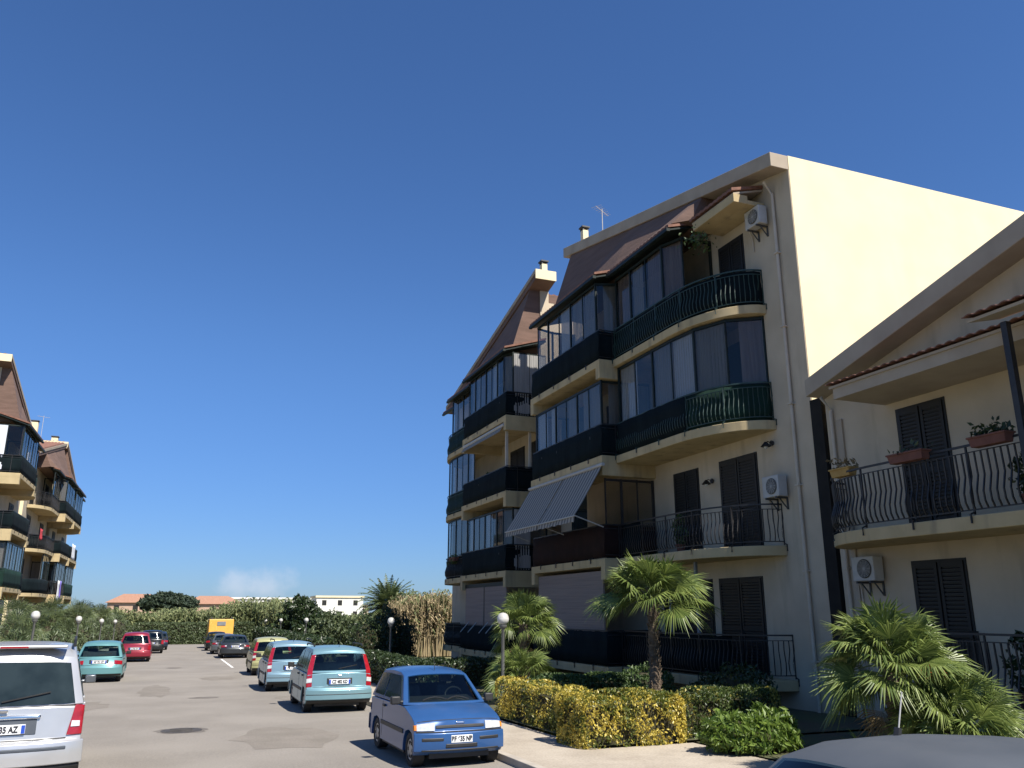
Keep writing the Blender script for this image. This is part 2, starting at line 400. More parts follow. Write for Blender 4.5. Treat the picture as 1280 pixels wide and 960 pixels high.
def veranda(tf, bld, path, z0, z1, step=.78, seed=1, m=gmetal, curtains=.45, sill=0.0):
    """glazed balcony: frame with panes and curtains behind some of them"""
    q = random.Random(seed); P = resample(path, step)
    fr = MB(tf); gl = MB(tf); cu = 1; cb = 2; curts = []
    for zz, r in ((z0 + .04, .04), (z0 + 1.0, .03), (z1 - .05, .05)):
        fr.tube([(p[0], p[1], zz) for p in P], r, 4)
    for k, (x, y, dx, dy) in enumerate(P):
        r = .045 if k % 2 == 0 else .026
        fr.tube([(x, y, z0), (x, y, z1)], r, 4)
    for a, b in zip(P, P[1:]):
        dx, dy = b[0] - a[0], b[1] - a[1]; L = math.hypot(dx, dy); dx /= L; dy /= L
        nx, ny = -dy, dx
        if nx < 0: nx, ny = -nx, -ny
        def wallq(mb, o, t0, t1, za, zb):
            p, r = (a[0] + dx * L * t0 + nx * o, a[1] + dy * L * t0 + ny * o), (a[0] + dx * L * t1 + nx * o, a[1] + dy * L * t1 + ny * o)
            p2, r2 = (p[0] + nx * .006, p[1] + ny * .006), (r[0] + nx * .006, r[1] + ny * .006)
            mb.hexa([(*p, za), (*r, za), (*r2, za), (*p2, za)], [(*p, zb), (*r, zb), (*r2, zb), (*p2, zb)])
        wallq(gl, 0, .03, .97, z0 + .08, z1 - .1)
        u = q.random()
        if u < curtains:
            t0 = q.choice([.02, .02, .02, .3]); t1 = q.choice([.98, .98, .98, .65]); tgt = q.choice((cu, cb, 3, 3, 3))
            mk_ = tgt; tgt = MB(tf)
            n = max(2, int((t1 - t0) * L / .05))
            for i in range(n):
                f0 = t0 + (t1 - t0) * i / n; f1 = t0 + (t1 - t0) * (i + 1) / n
                wallq(tgt, -.075 - .012 * (i % 2), f0, f1, z0 + .05, z1 - .08)
            curts.append((tgt, mk_))
    v = fr.build('veranda', m, bld)
    gl.build('glass', glassv, v)
    for c_, w_ in curts: tag(c_.build('curtain', {1: curt, 2: curtb, 3: curtg}[w_], v), {1: None, 2: 'brown curtain', 3: 'grey net curtain'}[w_])
    return v
def door(tf, bld, s0, s1, z0, z1, m=shut, name='shutter_door', gap=None):
    mb = MB(tf); w = s1 - s0
    mb.box(-.04, .02, s0 - .05, s0, z0, z1 + .05); mb.box(-.04, .02, s1, s1 + .05, z0, z1 + .05); mb.box(-.04, .02, s0, s1, z1, z1 + .05)
    mid = (s0 + s1) / 2
    for a, b in ((s0, mid - .015), (mid + .015, s1)):
        mb.box(-.02, .045, a + .005, a + .07, z0, z1); mb.box(-.02, .045, b - .07, b - .005, z0, z1)
        for zz in (z0, z0 + (z1 - z0) * .45, z1 - .09): mb.box(-.02, .043, a + .07, b - .07, zz, zz + .09)
        n = int((z1 - z0) / .075)
        for i in range(n):
            zz = z0 + .03 + i * .075
            mb.hexa([(-.01, a + .07, zz), (.035, a + .07, zz - .02), (.035, b - .07, zz - .02), (-.01, b - .07, zz)],
                    [(-.01, a + .07, zz + .045), (.035, a + .07, zz + .025), (.035, b - .07, zz + .025), (-.01, b - .07, zz + .045)])
    mb.box(.002, .008, s0, s1, z0, z1)
    d = mb.build(name, m, bld)
    h = MB(tf); h.box(.045, .075, mid - .03, mid - .01, z0 + .95, z0 + 1.08); h.build('handle', bmetal, d)
    return d
def tile_roof(tf, bld, s0, s1, d0, z0, d1, z1, th=.09, pitch=.21, name='tile_canopy', label=None, gut=True):
    mb = MB(tf); n = int((s1 - s0) / pitch * 6); vs = []; fs = []
    for i in range(n + 1):
        s = s0 + (s1 - s0) * i / n; w = .035 * abs(math.sin(math.pi * s / pitch))
        for k in range(2):
            vs.append((d0 if k == 0 else d1, s, (z0 if k == 0 else z1) + w + th)); vs.append((d0 if k == 0 else d1, s, (z0 if k == 0 else z1) + w + (.012 if k else 0)))
    for i in range(n):
        a = i * 4; b = a + 4
        fs += [(a, b, b + 2, a + 2), (a + 1, a + 3, b + 3, b + 1), (a + 2, b + 2, b + 3, a + 3), (a, a + 1, b + 1, b)]
    fs += [(0, 2, 3, 1), (n * 4, n * 4 + 1, n * 4 + 3, n * 4 + 2)]
    mb.add(vs, fs); r = mb.build(name, terra, bld)
    if label: r['label'] = label
    g = MB(tf)
    if gut: g.box(d1 - .06, d1 + .05, s0 + .02, s1 - .02, z1 - .09, z1 + .008); g.build('gutter', gmetal, r)
    else: z0 += .0
    u = MB(tf); u.hexa([(d0, s0 + .03, z0 - .06), (d1 - .07, s0 + .03, z1 - .055), (d1 - .07, s1 - .03, z1 - .055), (d0, s1 - .03, z0 - .06)],
                       [(d0, s0 + .03, z0 - .004), (d1 - .07, s0 + .03, z1 - .004), (d1 - .07, s1 - .03, z1 - .004), (d0, s1 - .03, z0 - .004)])
    u.build('soffit', gmetal if gut else soff, r)
    return r
def balcony(tf, bld, poly, z, m=trim, th=.24, beams=()):
    mb = MB(tf); mb.slab(poly, z - th, z)
    b = mb.build('balcony', m, bld, smooth=35, bevel=.012)
    if beams:
        for (d0, d1, s0, s1, hgt) in beams:
            k = MB(tf); k.box(d0, d1, s0, s1, z - hgt, z - .004); k.build('beam', m, b)
    return b
def rail_at(b, tf, path, z, bars=True, cov=None, seed=0, h=1.0, cov_path=None, m=None, barr=.0125):
    railing(tf, b, path, z, bars, m or (rmetal if cov is coverg else bmetal), h=h, barr=barr)
    if cov is not None: cover_sheet(tf, b, cov_path or path, z, cov, seed=seed, inside=bars)

def half_shell(tf, name, label, loc, L=12.7, eave=13.5, slope=.212, depth=13.0, brown0=2.4, wall_top=None, clad=True, roofL=None, gcol=None, roofm=None, zb_=12.72, notch=None):
    """walls, gable cladding and single pitch roof of half a block; s grows from the low end to the ridge"""
    b = thing(name, label, 'apartment building', loc)
    zt = lambda s: eave - .40 + slope * s
    w = MB(tf); lw = min(L - .5, notch or 99); w.prism([(0, -1.6), (lw, -1.6), (lw, zt(lw)), (0, zt(0))], 0, 0, -depth)
    if notch: w.prism([(lw + .002, -1.6), (L - .5, -1.6), (L - .5, zt(L - .5)), (lw + .002, zt(lw))], 0, 0, -.4)
    w.build('wall', wall, b)
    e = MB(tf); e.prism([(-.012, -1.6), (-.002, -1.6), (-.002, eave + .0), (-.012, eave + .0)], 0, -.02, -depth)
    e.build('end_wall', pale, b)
    if clad:
        zr = lambda s: eave + slope * s
        c = MB(tf); vs = []; fs = []
        pr = [(3.1, .9), (3.5, 1.3), (7.1, 1.32), (L - .55, 1.34)]
        for s_, d_ in pr: vs += [(.46, s_, zr(s_) - .36), (d_, s_, zb_ + .24), (.003, s_, zr(s_) - .41), (.003, s_, zb_ + .1)]
        for i in range(len(pr) - 1):
            k = i * 4; fs += [(k, k + 4, k + 5, k + 1), (k + 1, k + 5, k + 7, k + 3)]
        k = (len(pr) - 1) * 4; fs += [(k, k + 2, k + 3, k + 1), (0, 1, 3, 2)]
        c.add(vs, fs); c.build('mansard_slope', brownw, b)
    rl = roofL or L
    r = MB(tf); zr = lambda s: eave + slope * s
    if notch:
        r.prism([(0, zr(0) - .40), (0, zr(0)), (notch, zr(notch)), (notch, zr(notch) - .40)], 0, -.402, -depth - .3)
    r.prism([(0, zr(0) - .40), (0, zr(0)), (rl, zr(rl)), (rl, zr(rl) - .40)], 0, .54, -.4 if notch else -depth - .3)
    ro = r.build('roof', roofm or soff, b, bevel=.015)
    if roofm:
        v_ = MB(tf); v_.prism([(0, zr(0) - .16), (0, zr(0) + .02), (rl, zr(rl) + .02), (rl, zr(rl) - .16)], 0, .545, .575); v_.build('verge_board', soff, ro)
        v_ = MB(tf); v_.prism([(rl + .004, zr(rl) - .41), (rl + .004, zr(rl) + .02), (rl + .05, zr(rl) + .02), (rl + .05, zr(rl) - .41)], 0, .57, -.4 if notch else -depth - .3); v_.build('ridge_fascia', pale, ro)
    t = MB(tf); n = 90
    vs = []; fs = []
    for i in range(n + 1):
        d = .30 - (depth + .5) * i / n
        for s in (.5, (notch or rl) - .05): vs += [(d, s, zr(s) + .05 + .05 * (i % 2)), (d, s, zr(s) - .01)]
    for i in range(n):
        a = i * 4; c4 = a + 4
        fs += [(a, c4, c4 + 2, a + 2), (a, a + 1, c4 + 1, c4), (a + 2, c4 + 2, c4 + 3, a + 3)]
    fs += [(0, 2, 3, 1), (n * 4, n * 4 + 1, n * 4 + 3, n * 4 + 2)]
    t.add(vs, fs); t.build('roof_tiles', terra, ro)
    return b, ro
def chimney(tf, ro, d, s, z0, z1, w=.3, label=None):
    c = MB(tf); c.box(d - w / 2, d + w / 2, s - w / 2, s + w / 2, z0, z1)
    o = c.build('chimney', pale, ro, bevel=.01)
    if label: o['label'] = label
    k = MB(tf); k.box(d - w / 2 - .05, d + w / 2 + .05, s - w / 2 - .05, s + w / 2 + .05, z1 + .10, z1 + .16)
    for a in (-1, 1):
        for c2 in (-1, 1): k.box(d + a * w * .4 - .03, d + a * w * .4 + .03, s + c2 * w * .4 - .03, s + c2 * w * .4 + .03, z1 - .002, z1 + .102)
    k.build('chimney_cap', gplast, ro)
CURVE = lambda D=D1: [(0, 1.3)] + curve_path(D)[1:] + [(0, 7.12)]
RP1 = curve_path(D1, send=7.10, inset=.07)
RP2 = [(.05, 7.22), (D2 - .07, 7.22), (D2 - .07, 12.73), (.05, 12.73)]
CP2 = [(0, 7.15), (D2, 7.15), (D2, 12.8), (0, 12.8)]
BEAMS = ((0, D2 - .003, 7.153, 7.42, .62), (0, D2 - .003, 12.53, 12.797, .62))
VP2 = [(.05, 7.32), (D2 - .16, 7.32), (D2 - .16, 12.62), (.05, 12.62)]
VP1 = curve_path(D1, send=7.05, inset=.16)

def ac_unit(label, x, y, z, face=-1, group='air conditioners on the walls', w=.60, h=.5, dp=.27, yaw=None):
    """outdoor unit on brackets, wall behind at x; face -1 = looks towards -x"""
    t = thing('air_conditioner', label, 'air conditioner', (x, y, z), 0 if face < 0 else math.pi, group)
    a = LB(); a.box(-dp - .08, -.08, -w / 2, w / 2, 0, h); a.build('casing', wmetal, t, bevel=.02)
    a = LB(); a.lathe([(.18, -.002), (.18, -.014), (.195, -.014)], (-dp - .08, -w / 2 + .25, h / 2), 'x', 24); a.build('fan_opening', gplast, t)
    a = LB()
    for k in range(5):
        r = .035 + k * .034; n = 20
        pts = [(-dp - .098, -w / 2 + .25 + r * math.cos(2 * math.pi * i / n), h / 2 + r * math.sin(2 * math.pi * i / n)) for i in range(n + 1)]
        a.tube(pts, .004, 4, caps=False)
    for i in range(6):
        an = math.pi * i / 6; a.tube([(-dp - .099, -w / 2 + .25 + .18 * math.cos(an), h / 2 + .18 * math.sin(an)), (-dp - .099, -w / 2 + .25 - .18 * math.cos(an), h / 2 - .18 * math.sin(an))], .004, 4)
    a.build('fan_guard', wmetal, t)
    for yy in (-w / 2 + .12, w / 2 - .12):
        a = LB(); a.box(-dp - .1, 0, yy - .02, yy + .02, -.045, -.003); a.box(-.03, 0, yy - .02, yy + .02, -.3, -.045)
        a.hexa([(-.03, yy - .012, -.3), (-.001, yy - .012, -.3), (-.001, yy + .012, -.3), (-.03, yy + .012, -.3)],
               [(-dp + .02, yy - .012, -.046), (-dp + .05, yy - .012, -.046), (-dp + .05, yy + .012, -.046), (-dp + .02, yy + .012, -.046)])
        a.build('bracket', gplast, t)
    a = LB(); a.tube([(-.2, w / 2 - .002, .12), (-.15, w / 2 + .09, .1), (-.04, w / 2 + .12, -.1), (-.02, w / 2 + .12, -.5)], .018, 6); a.build('hose', pipe, t)
    return t

def downpipe(tf, bld, d, s, z0, z1):
    m = MB(tf); m.tube([(d, s, z0), (d, s, z1 - .3), (d + .25, s, z1)], .042, 8)
    for zz in range(int(z0) + 1, int(z1), 2): m.box(d - .09, d + .065, s - .065, s + .065, zz, zz + .04)
    m.build('downpipe', pipe, bld, smooth=40)

# --- the near block on the right
tfA = lambda d, s, z: (13.6 - d, 15.2 + s, z)
A, roA = half_shell(tfA, 'apartment_building', 'near four storey cream apartment block with tall sunlit blank end wall and glazed curved balconies', (13.6, 15.2, -.2), L=12.5, roofL=12.5)
chimney(tfA, roA, -.3, 12.25, 15.8, 16.95, .24)
downpipe(tfA, A, .06, .62, -.2, 13.0)
link = MB(); link.box(14.3, 26, 27.3, 31.0, -1.6, 12.9); link.build('stairwell', wall, A)
lk = MB(); lk.box(14.2, 14.294, 28.4, 29.8, 2, 12.2); lk.build('stair_window', carglass, A)
for f in range(4):
    z = LEV[f]
    b1 = balcony(tfA, A, CURVE(), z); b2 = balcony(tfA, A, CP2, z, beams=BEAMS)
    if f == 0:
        rail_at(b1, tfA, RP1, z, True, cover, 3, cov_path=sub_path(RP1, 2.3, 7.1)); rail_at(b2, tfA, RP2, z, False, cover, 4)
        door(tfA, A, 2.35, 4.1, z + .02, 2.92); door(tfA, A, 4.5, 6.95, z + .02, 2.92)
        rs = MB(tfA); rs.box(D2 - .2, D2 - .15, 7.6, 12.5, z + .3, 3.3)
        tag(rs.build('roller_blind', roll, A), 'pinkish beige blind closing the ground floor terrace')
        for s_ in (5.1, 3.8): pl = MB(tfA); pl.box(.9, .97, s_, s_ + .08, z, 3.38); pl.build('post', greyshut, A)
    if f == 1:
        rail_at(b1, tfA, RP1, z, True, cover, 5, cov_path=sub_path(RP1, 5.9, 7.1)); rail_at(b2, tfA, RP2, z, False, coverr, 6)
        door(tfA, A, 2.2, 3.75, z + .02, 6.05); door(tfA, A, 4.86, 6.08, z + .02, 6.05)
        veranda(tfA, A, [(.05, 7.3), (D2 - .16, 7.3)], z, z + 2.42, .6, 8, bmetal, 0)
    if f == 2:
        rail_at(b1, tfA, RP1, z, True, coverg, 7); cover_sheet(tfA, b1, sub_path(RP1, 3.3, 7.1), z + .006, cover, seed=7, h=.99)
        rail_at(b2, tfA, RP2, z, False, cover, 8)
        veranda(tfA, A, VP1, z, LEV[3] - .26, 1.05, 31, curtains=.72); veranda(tfA, A, VP2, z, LEV[3] - .63, .85, 12, curtains=.75)
        door(tfA, A, 2.3, 3.9, z + .02, 9.15); door(tfA, A, 8.5, 10.2, z + .02, 9.1)
    if f == 3:
        rail_at(b1, tfA, RP1, z, True, cover, 9, m=rmetal); rail_at(b2, tfA, RP2, z, False, cover, 10)
        vp = [(.05, 3.5)] + [p for p in sub_path(VP1, 3.5, 7.05)]
        veranda(tfA, A, vp, z, CEIL, .95, 15, curtains=.6); veranda(tfA, A, VP2, z, CEIL, .95, 16, curtains=.6)
        door(tfA, A, 2.05, 3.1, z + .02, 12.15); door(tfA, A, 8.5, 10.2, z + .02, 12.1)
cur = MB(tfA); cur.box(.02, .55, 1.0, 2.9, 12.5, 12.62); cur.box(.55, 1.0, 1.0, 2.9, 12.5, 12.74); co = cur.build('door_canopy', trim, A, bevel=.01)
tile_roof(tfA, A, 1.0, 3.0, .02, 13.05, 1.04, 12.78, label='short run of tiles above the top balcony door', gut=False)
tile_roof(tfA, A, 3.35, 7.12, .02, 13.15, D1 + .12, 12.72)
tile_roof(tfA, A, 7.2, 12.7, .02, 13.25, D2 + .05, 12.70)

# --- its mirror half further down the street
tfB = lambda d, s, z: (13.6 - d, 43.4 - s, z)
B, roB = half_shell(tfB, 'apartment_building', 'farther cream apartment block with beige roller blinds on its ground floor and roof falling away', (13.6, 43.4, -.5), L=12.6, eave=13.2, slope=.245, roofL=12.9, roofm=brownw, notch=11.3, zb_=12.64)
chimney(tfB, roB, -.02, 12.45, 15.9, 16.85, .26)
for f in range(4):
    z = LEV[f]
    b1 = balcony(tfB, B, CURVE(), z); b2 = balcony(tfB, B, CP2, z, beams=BEAMS)
    rail_at(b1, tfB, RP1, z, True, [cover, cover, coverg, coverg][f], 21 + f, h=1.0)
    rail_at(b2, tfB, RP2, z, False, cover, 31 + f)
    if f == 0:
        for s0, s1 in ((7.5, 9.9), (9.98, 12.5)): rs = MB(tfB); rs.box(D2 - .2, D2 - .15, s0, s1, z + .9, 3.1); rs.build('roller_blind', roll, B)
        fr = MB(tfB); fr.box(D2 - .24, D2 - .14, 7.45, 12.55, 3.1, 3.26); fr.box(D2 - .24, D2 - .14, 9.905, 9.975, z, 3.1); fr.build('blind_frame', gmetal, B)
        for s in (8.0, 9.0, 10.4, 11.2): st = MB(tfB); st.tube([(D2 - .16, s, 1.7), (D2 + .25, s + .05, 1.28)], .02, 5); st.build('blind_arm', wmetal, B)
    if f in (1, 3): veranda(tfB, B, VP2, z, (LEV[f + 1] - .63) if f < 3 else CEIL, .75, 40 + f, curtains=.8)
    if f == 2:
        for dd, ss in ((D2 - .16, 12.5), (.75, 12.6)): ps = MB(tfB); ps.box(dd - .05, dd + .05, ss - .05, ss + .05, z, LEV[3] - .24); ps.build('post', pipe, B)
        door(tfB, B, 8.6, 10.2, z + .02, 9.1); door(tfB, B, 10.9, 12.0, z + .02, 9.1)
    if f in (1, 2): veranda(tfB, B, VP1, z, LEV[f + 1] - .26, .9, 50 + f, curtains=.4)
    if f == 3: veranda(tfB, B, sub_path(VP1, 3.5, 7.05), z, CEIL, .9, 55, curtains=.4)
tile_roof(tfB, B, 3.35, 7.12, .02, 13.15, D1 + .12, 12.62)
tile_roof(tfB, B, 7.2, 12.75, .02, 13.25, D2 + .05, 12.66)
tile_roof(tfB, B, 1.0, 3.0, .02, 13.0, 1.04, 12.5, label='short run of tiles above the end balcony')

# --- the lower block at the right edge
tfC = lambda d, s, z: (13.6 - d, 14.75 - s, z)
C, roC = half_shell(tfC, 'apartment_building', 'two storey cream block at the right edge with sloping gable and iron railed balcony', (13.6, 14.75, -.2), L=12.7, eave=7.28, slope=.259, depth=9, clad=False, roofL=12.7)
gap = MB(); gap.box(13.57, 13.70, 14.85, 15.215, -1, 6.95); tag(gap.build('gap_shade_strip', gapshadem, C), 'dark vertical strip painted as shade in the gap between the two blocks')  # shade of the narrow gap, painted as a black strip flush with the facade
downpipe(tfC, C, .06, .22, -.2, 6.85)
pj = MB(tfC); pj.box(.002, .05, .34, .5, -.4, 6.3); pj.build('pilaster', soff, C)
CP = [(0, .35)] + curve_path(D1, .35, 2.4, 12.0)[1:] + [(0, 12.0)]
RPC = curve_path(D1, .35, 2.4, 11.9, inset=.07)
for f in range(2):
    b1 = balcony(tfC, C, CP if f else [(0, 3.2), (D1, 3.2), (D1, 12), (0, 12)], LEV[f])
    rail_at(b1, tfC, RPC if f else [(.05, 3.26), (D1 - .07, 3.26), (D1 - .07, 11.9)], LEV[f], True, None, h=1.18, barr=.0165)
door(tfC, C, 2.06, 3.18, LEV[1] + .02, 6.12); door(tfC, C, 1.98, 3.15, LEV[0] + .02, 3.03)
door(tfC, C, 6.2, 7.4, LEV[1] + .02, 6.12); door(tfC, C, 5.6, 6.8, LEV[0] + .02, 3.03)
ro2 = MB(tfC); ro2.box(0, D1 - .03, 1.75, 12, 6.33, 6.60); ro2.build('canopy_slab', soff, C)
tile_roof(tfC, C, 1.65, 12, .02, 6.80, D1 + .08, 6.61, th=.03, label='tile edge over the upper balcony', gut=False)
cn = thing('tile_awning', 'small tiled lean-to canopy on a dark iron post beside the upper right balcony', 'canopy', (12.0, 8.2, 3.65))
tc = MB(lambda d, s, z: (13.6 - d, s, z))
tile_roof(lambda d, s, z: (13.6 - d, s, z), cn, 6.2, 9.05, 1.45, 6.80, 2.3, 6.62, name='canopy_tiles', gut=False, th=.03)
for y_ in (8.5, 6.4): ps = MB(); ps.box(11.56, 11.66, y_, y_ + .1, 3.66, 6.46); ps.box(11.665, 12.3, y_, y_ + .1, 3.72, 3.78); ps.build('post', bmetal, cn)
sc = MB(); sc.box(11.62, 11.65, 6.5, 8.5, 3.66, 4.9); sc.build('side_panel', cover, cn)

# --- left side of the street
def left_block(tf, name, label, loc, seed, L=12.6, roofL=12.9, slope=.235, covs=None, eave=13.3, vers=(1, 3), roof_end=True):
    b, ro = half_shell(tf, name, label, loc, L=L, eave=eave, slope=slope, roofL=roofL, depth=11, roofm=brownw, zb_=12.42)
    q = random.Random(seed)
    for f in range(4):
        z = LEV[f] - .25
        b1 = balcony(tf, b, CURVE(), z); b2 = balcony(tf, b, CP2, z, beams=BEAMS)
        cv = covs or [cover, cover, None, coverg]
        rail_at(b1, tf, RP1, z, cv[f] is None or f == 2, cv[f], seed + f); rail_at(b2, tf, RP2, z, cv[(f + 2) % 4] is None, cv[(f + 2) % 4], seed + 9 + f)
        door(tf, b, 2.2, 3.7, z + .02, z + 2.4); door(tf, b, 8.6, 10.2, z + .02, z + 2.4)
        if f in vers: veranda(tf, b, VP2, z, (LEV[f + 1] - .63 - .25) if f < 3 else CEIL - .25, .9, seed + 20 + f, curtains=.5)
        if f in vers[:1] + (3,): veranda(tf, b, sub_path(VP1, 3.5, 7.05), z, (LEV[f + 1] - .26 - .25) if f < 3 else CEIL - .25, .9, seed + 30 + f, curtains=.5)
    tile_roof(tf, b, 3.35, 7.12, .02, 12.9, D1 + .12, 12.45); tile_roof(tf, b, 7.2, 12.75, .02, 13.0, D2 + .05, 12.4)
    return b, ro
E1, ro1 = left_block(lambda d, s, z: (-10.7 + d, 65.6 - s, z), 'apartment_building', 'cream block at the left edge with roof falling away down the street', (-10.7, 65.6, -.8), 61, covs=[cover, cover, None, coverg])
E2, ro2_ = left_block(lambda d, s, z: (-10.7 + d, 67.0 + s, z), 'apartment_building', 'second cream block on the left showing its red tiled roof slope', (-10.7, 67, -.8), 71, roofL=12.9, slope=.225, covs=[cover, cover, cover, None])
E3, ro3 = left_block(lambda d, s, z: (-10.7 + d, 93.2 - s, z), 'apartment_building', 'farthest cream block on the left with green covered end balcony against the sky', (-10.7, 93.2, -1.1), 81, slope=.24, covs=[cover, cover, cover, coverg])
chimney(lambda d, s, z: (-10.7 + d, 67.0 + s, z), ro2_, -1.6, 9.6, 15.0, 17.2, .5)
chimney(lambda d, s, z: (-10.7 + d, 93.2 - s, z), ro3, -.6, 12.2, 15.9, 16.8, .5)
# ------------------------------------------------------------------ cars
def lerp_z(pts, z):
    """y on an outline given bottom-up as (y,z)"""
    if z <= pts[0][1]: return pts[0][0]
    for (y0, z0), (y1, z1) in zip(pts, pts[1:]):
        if z <= z1: return y0 + (y1 - y0) * ((z - z0) / max(1e-6, z1 - z0))
    return pts[-1][0]
FS = [-1, -.985, -.94, -.86, -.58, -.28, 0, .28, .58, .86, .94, .985, 1]

class Car:
    def __init__(s, name, label, pos, heading, paintm, sp, group='parked cars', cat='car'):
        s.sp = sp; x, y = pos; z = gz(y)
        s.t = thing(name, label, cat, (x, y, z), R(heading), group); s.paint = paintm
        s.hw = sp['W'] / 2; s.belt = sp['belt']; s.lean = sp.get('lean', .03); s.tum = sp['tum']
        s.Lh = sp['L'] / 2; s.shr = sp.get('shr', .16); s.crown = sp.get('crown', .045)
        s.build()
    # body and cabin share these maps
    def mapb(s, f, y, z, o=0):
        yy = y - math.copysign(s.shr * abs(f) ** 3.2 * min(1, (abs(y) / s.Lh)) ** 5, y)
        zz = z - (s.crown * abs(f) ** 3 if z > s.belt - .35 and abs(y) < s.Lh - .08 else 0)
        return (f * s.hw * (1 - s.lean * (z - .5)), yy, zz)
    def hwc(s, z):
        h0 = s.hw * (1 - s.lean * (s.belt - .5)) - .006
        return h0 - s.tum * max(0, (z - s.belt))
    def mapc(s, f, y, z):
        yy = y - math.copysign(s.sp.get('cshr', .13) * abs(f) ** 2.6, y - s.sp.get('cmid', 0)) * min(1, abs(y - s.sp.get('cmid', 0)) / 1.0) ** 2
        H = max(p[1] for p in s.sp['cabin'])
        zz = z - .055 * abs(f) ** 3 * max(0, min(1, (z - s.belt) / (H - s.belt)))
        return (f * s.hwc(z), yy, zz)
    def surf(s, side, f, z, off=0.0):
        sg = -1 if side == 'rear' else 1
        if z <= s.belt or side == 'front':
            y = lerp_z(s.sp[side], z); p = s.mapb(f, y, z)
        else:
            c = s.sp['cabin']; pts = [c[0], c[1]] if side == 'rear' else [c[-1], c[-2]]
            y = lerp_z(pts, z); p = s.mapc(f, y, z)
        # lean outwards along the plan normal at the corners
        a = abs(f) ** 4 * .6
        return (p[0] + math.copysign(off * a, f), p[1] + sg * off * math.sqrt(1 - a * a), p[2])
    def qpatch(s, side, q, off, name, m, parent=None, nu=8, nv=3, back=-.03, bevel=0, mb=None):
        """raised patch on the front or rear face between four (f,z) corners, given bottom-left, bottom-right, top-right, top-left"""
        mb2 = mb or LB(); vs = []; fs = []
        for o in (off, back):
            for j in range(nv + 1):
                for i in range(nu + 1):
                    u, v = i / nu, j / nv
                    f = (q[0][0] * (1 - u) + q[1][0] * u) * (1 - v) + (q[3][0] * (1 - u) + q[2][0] * u) * v
                    z = (q[0][1] * (1 - u) + q[1][1] * u) * (1 - v) + (q[3][1] * (1 - u) + q[2][1] * u) * v
                    vs.append(s.surf(side, f, z, o))
        k = (nu + 1) * (nv + 1); I = lambda i, j: j * (nu + 1) + i
        for j in range(nv):
            for i in range(nu):
                fs.append((I(i, j), I(i + 1, j), I(i + 1, j + 1), I(i, j + 1)))
        ring = [I(i, 0) for i in range(nu + 1)] + [I(nu, j) for j in range(1, nv + 1)] + [I(i, nv) for i in range(nu - 1, -1, -1)] + [I(0, j) for j in range(nv - 1, 0, -1)]
        for a, b in zip(ring, ring[1:] + ring[:1]): fs.append((a, b, b + k, a + k))
        mb2.add(vs, fs)
        if mb is None: return mb2.build(name, m, parent or s.t, smooth=35, bevel=bevel)
    def pair(s, side, q, off, name, m, nu=5, nv=4, bevel=.006):
        r = []
        for sg in (1, -1):
            qq = [(f * sg, z) for f, z in q]
            if sg < 0: qq = [qq[1], qq[0], qq[3], qq[2]]
            r.append(s.qpatch(side, qq, off, name, m, nu=nu, nv=nv, bevel=bevel))
        return r
    def build(s):
        sp = s.sp; t = s.t; zs = sp.get('sill', .22); wr = sp.get('wr', .29); yr, yf = sp['axles']
        top = sp['rear'] + sp['hood'] + sp['front'][::-1]
        bot = []
        ra = wr + .065
        for ya in (yf, yr):
            a0 = math.asin(max(-1, min(1, (zs - wr) / ra)))
            for k in range(11):
                a = a0 + (math.pi - 2 * a0) * k / 10
                bot.append((ya + ra * math.cos(a), wr + ra * math.sin(a)))
        cont = top + bot; n = len(cont)
        b = LB(); vs = [s.mapb(f, y, z) for f in FS for (y, z) in cont]; fs = []
        for k in range(len(FS) - 1):
            for i in range(n):
                j = (i + 1) % n; fs.append((k * n + i, k * n + j, (k + 1) * n + j, (k + 1) * n + i))
        fs.append(tuple(range(n))); fs.append(tuple((len(FS) - 1) * n + i for i in range(n - 1, -1, -1)))
        b.add(vs, fs)
        s.body = b.build('body', s.paint, t, smooth=38, bevel=.022)
        c = sp['cabin']; mixp = lambda p, q, v: (p[0] + (q[0] - p[0]) * v, p[1] + (q[1] - p[1]) * v)
        rg, fg = sp.get('rg', (.12, .92)), sp.get('fg', (.06, .95))
        cc = [c[0], mixp(c[0], c[1], rg[0] + .01), mixp(c[0], c[1], rg[1] - .01)] + c[1:-1] + [mixp(c[-1], c[-2], fg[1] - .01), mixp(c[-1], c[-2], fg[0] + .01), c[-1]]
        m = len(cc); b = LB(); vs = [s.mapc(f, y, z) for f in FS for (y, z) in cc]; fs = []
        for k in range(len(FS) - 1):
            for i in range(m):
                if i in (1, m - 3) and abs(FS[k]) < .87 and abs(FS[k + 1]) < .87: continue
                j = (i + 1) % m; fs.append((k * m + i, k * m + j, (k + 1) * m + j, (k + 1) * m + i))
        fs.append(tuple(range(m))); fs.append(tuple((len(FS) - 1) * m + i for i in range(m - 1, -1, -1)))
        b.add(vs, fs); b.build('roof', s.paint, t, smooth=42, bevel=.035, bangle=30)
        # glass on the sloping ends
        for nm, (p, q), rng, fr in (('rear_window', (c[0], c[1]), sp.get('rg', (.12, .92)), sp.get('rgf', .84)), ('windscreen', (c[-1], c[-2]), sp.get('fg', (.06, .95)), sp.get('fgf', .9))):
            b = LB(); nu, nv = 10, 3; vs = []; fs = []
            dy, dz = q[0] - p[0], q[1] - p[1]; L = math.hypot(dy, dz); sg = -1 if nm == 'rear_window' else 1
            ny, nz = (sg * dz / L, abs(dy) / L)
            for o in (.011, -.02):
                for j in range(nv + 1):
                    for i in range(nu + 1):
                        v = rng[0] + (rng[1] - rng[0]) * j / nv; f = (-1 + 2 * i / nu) * .885
                        x, y, z = s.mapc(f, p[0] + dy * v, p[1] + dz * v); vs.append((x, y + ny * o, z + nz * o))
